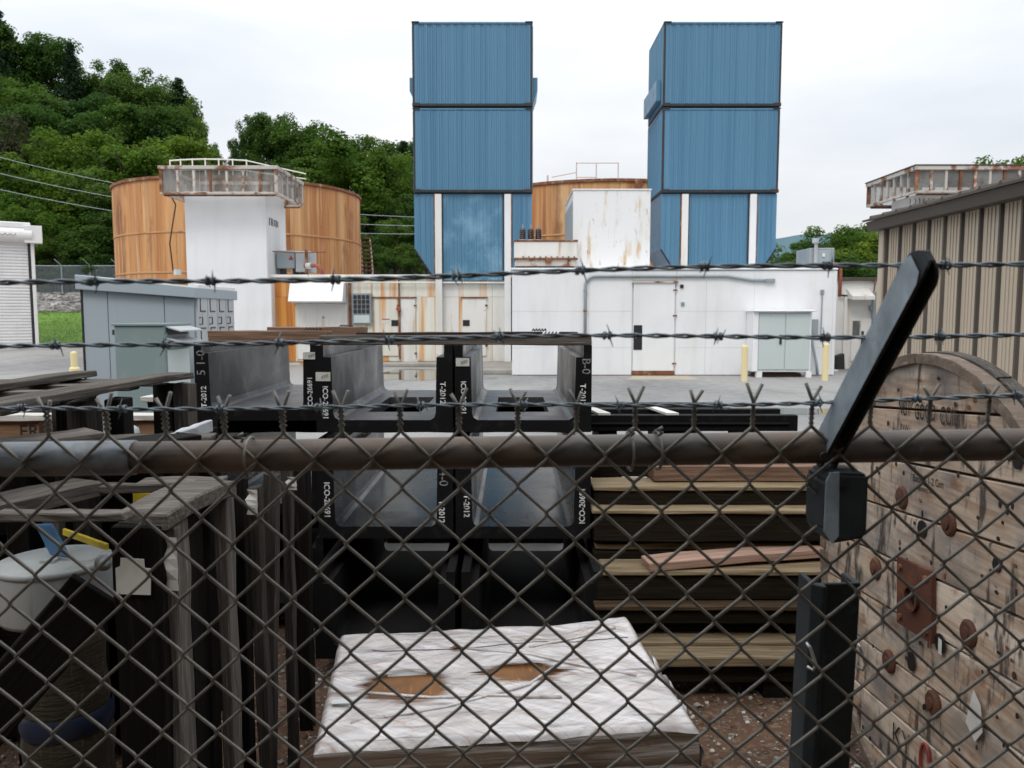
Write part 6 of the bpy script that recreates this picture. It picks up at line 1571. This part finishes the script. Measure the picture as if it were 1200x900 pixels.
# bright hooks that hold the fabric to the post
for (px, py, s_) in ((950, 768, 1), (1008, 768, -1)):
    c = at(px, py, 1.075)
    MB().tube([c + Vector((-.008, -.004, .020)), c + Vector((-.005, -.010, .016)), c + Vector((.003, -.012, -.008)), c + Vector((.001, -.008, -.018)), c + Vector((-.006, -.004, -.014))], .0022, 6).build('fabric_hook', bright_wire, t, smooth=True)
# barbed wires
random.seed(31)
BARB = None
for k, (s, ph_) in enumerate(((.305, -.43), (.20, -.285), (.081, -.37))):
    p0 = base + sd2 * s + nn * -.024
    x0_, x1_ = -1.25, 1.35
    def wp(x, k=k, p0=p0): return Vector((x, p0.y, p0.z + SL * (x - ax) + (.0035 * math.sin(x * 3.1 + k * 2) + .002 * math.sin(x * 9 + k))))
    w_ = None
    mb = MB()
    for q in (0, 1):
        pts = []
        n = 220
        for i in range(n + 1):
            x = x0_ + (x1_ - x0_) * i / n; a_ = x * 2 * PI / .062 + q * PI
            pts.append(wp(x) + Vector((0, .0018 * math.cos(a_), .0018 * math.sin(a_))))
        mb.tube(pts, .0016, 6)
    w_ = mb.build('barbed_wire', barb_mat, t, smooth=True)
    if BARB is None:
        b = MB()
        for (sx, tl) in ((-.0035, .3), (.0035, 1.9)):
            b.tube([(sx + (.0035 * a_ / 14 - .002), .0048 * math.cos(a_), .0048 * math.sin(a_)) for a_ in lin(0, 13, 26)], .0014, 5)
            for sg in (1, -1):
                d = Vector((sx * .8, math.cos(tl) * sg, math.sin(tl) * sg)).normalized()
                e_ = Vector((-sx * .0, -math.sin(tl), math.cos(tl))) * .0048 * sg
                b.tube([Vector((sx, 0, 0)) + e_, Vector((sx, 0, 0)) + e_ + d * .015 + Vector((.004 * sg, 0, 0))], .0013, 5, r2=.0005)
        BARB = bpy.data.meshes.new('barb'); BARB.from_pydata([tuple(v) for v in b.v], [], b.f); BARB.materials.append(barb_mat)
        for f in BARB.polygons: f.use_smooth = True
    x = ph_ - .129 * 6
    while x < x1_:
        if x > x0_:
            o = bpy.data.objects.new('barb', BARB); COL.objects.link(o); o.parent = w_
            o.location = wp(x) - Vector(t.location); o.scale = (.85, .85, .85); o.rotation_euler = (random.uniform(0, 6.28), 0, random.uniform(-.15, .15))
        x += .129 * random.uniform(.96, 1.04)

# ------------------------------------------------------------------ unseen hedge added behind the camera to darken the foreground
random.seed(77)
t = thing('shade_hedge', 'unseen dark hedge along the lane behind the viewpoint', 'shade_hedge', (0, -3.2, 0))
box('shade_core', bark, t, -26, 26, -3.5, -2.8, 0, 7.8)
vs, fs = [], []
for i in range(14000):
    p = Vector((random.uniform(-26, 26), random.uniform(-2.85, -2.4), random.uniform(0, 8.2)))
    leaf_quads(vs, fs, p, (Vector((0, .8, .4)) + rnd_dir()).normalized(), random.uniform(.06, .13))
MB().add(vs, fs).build('foliage', leaf_d, t)
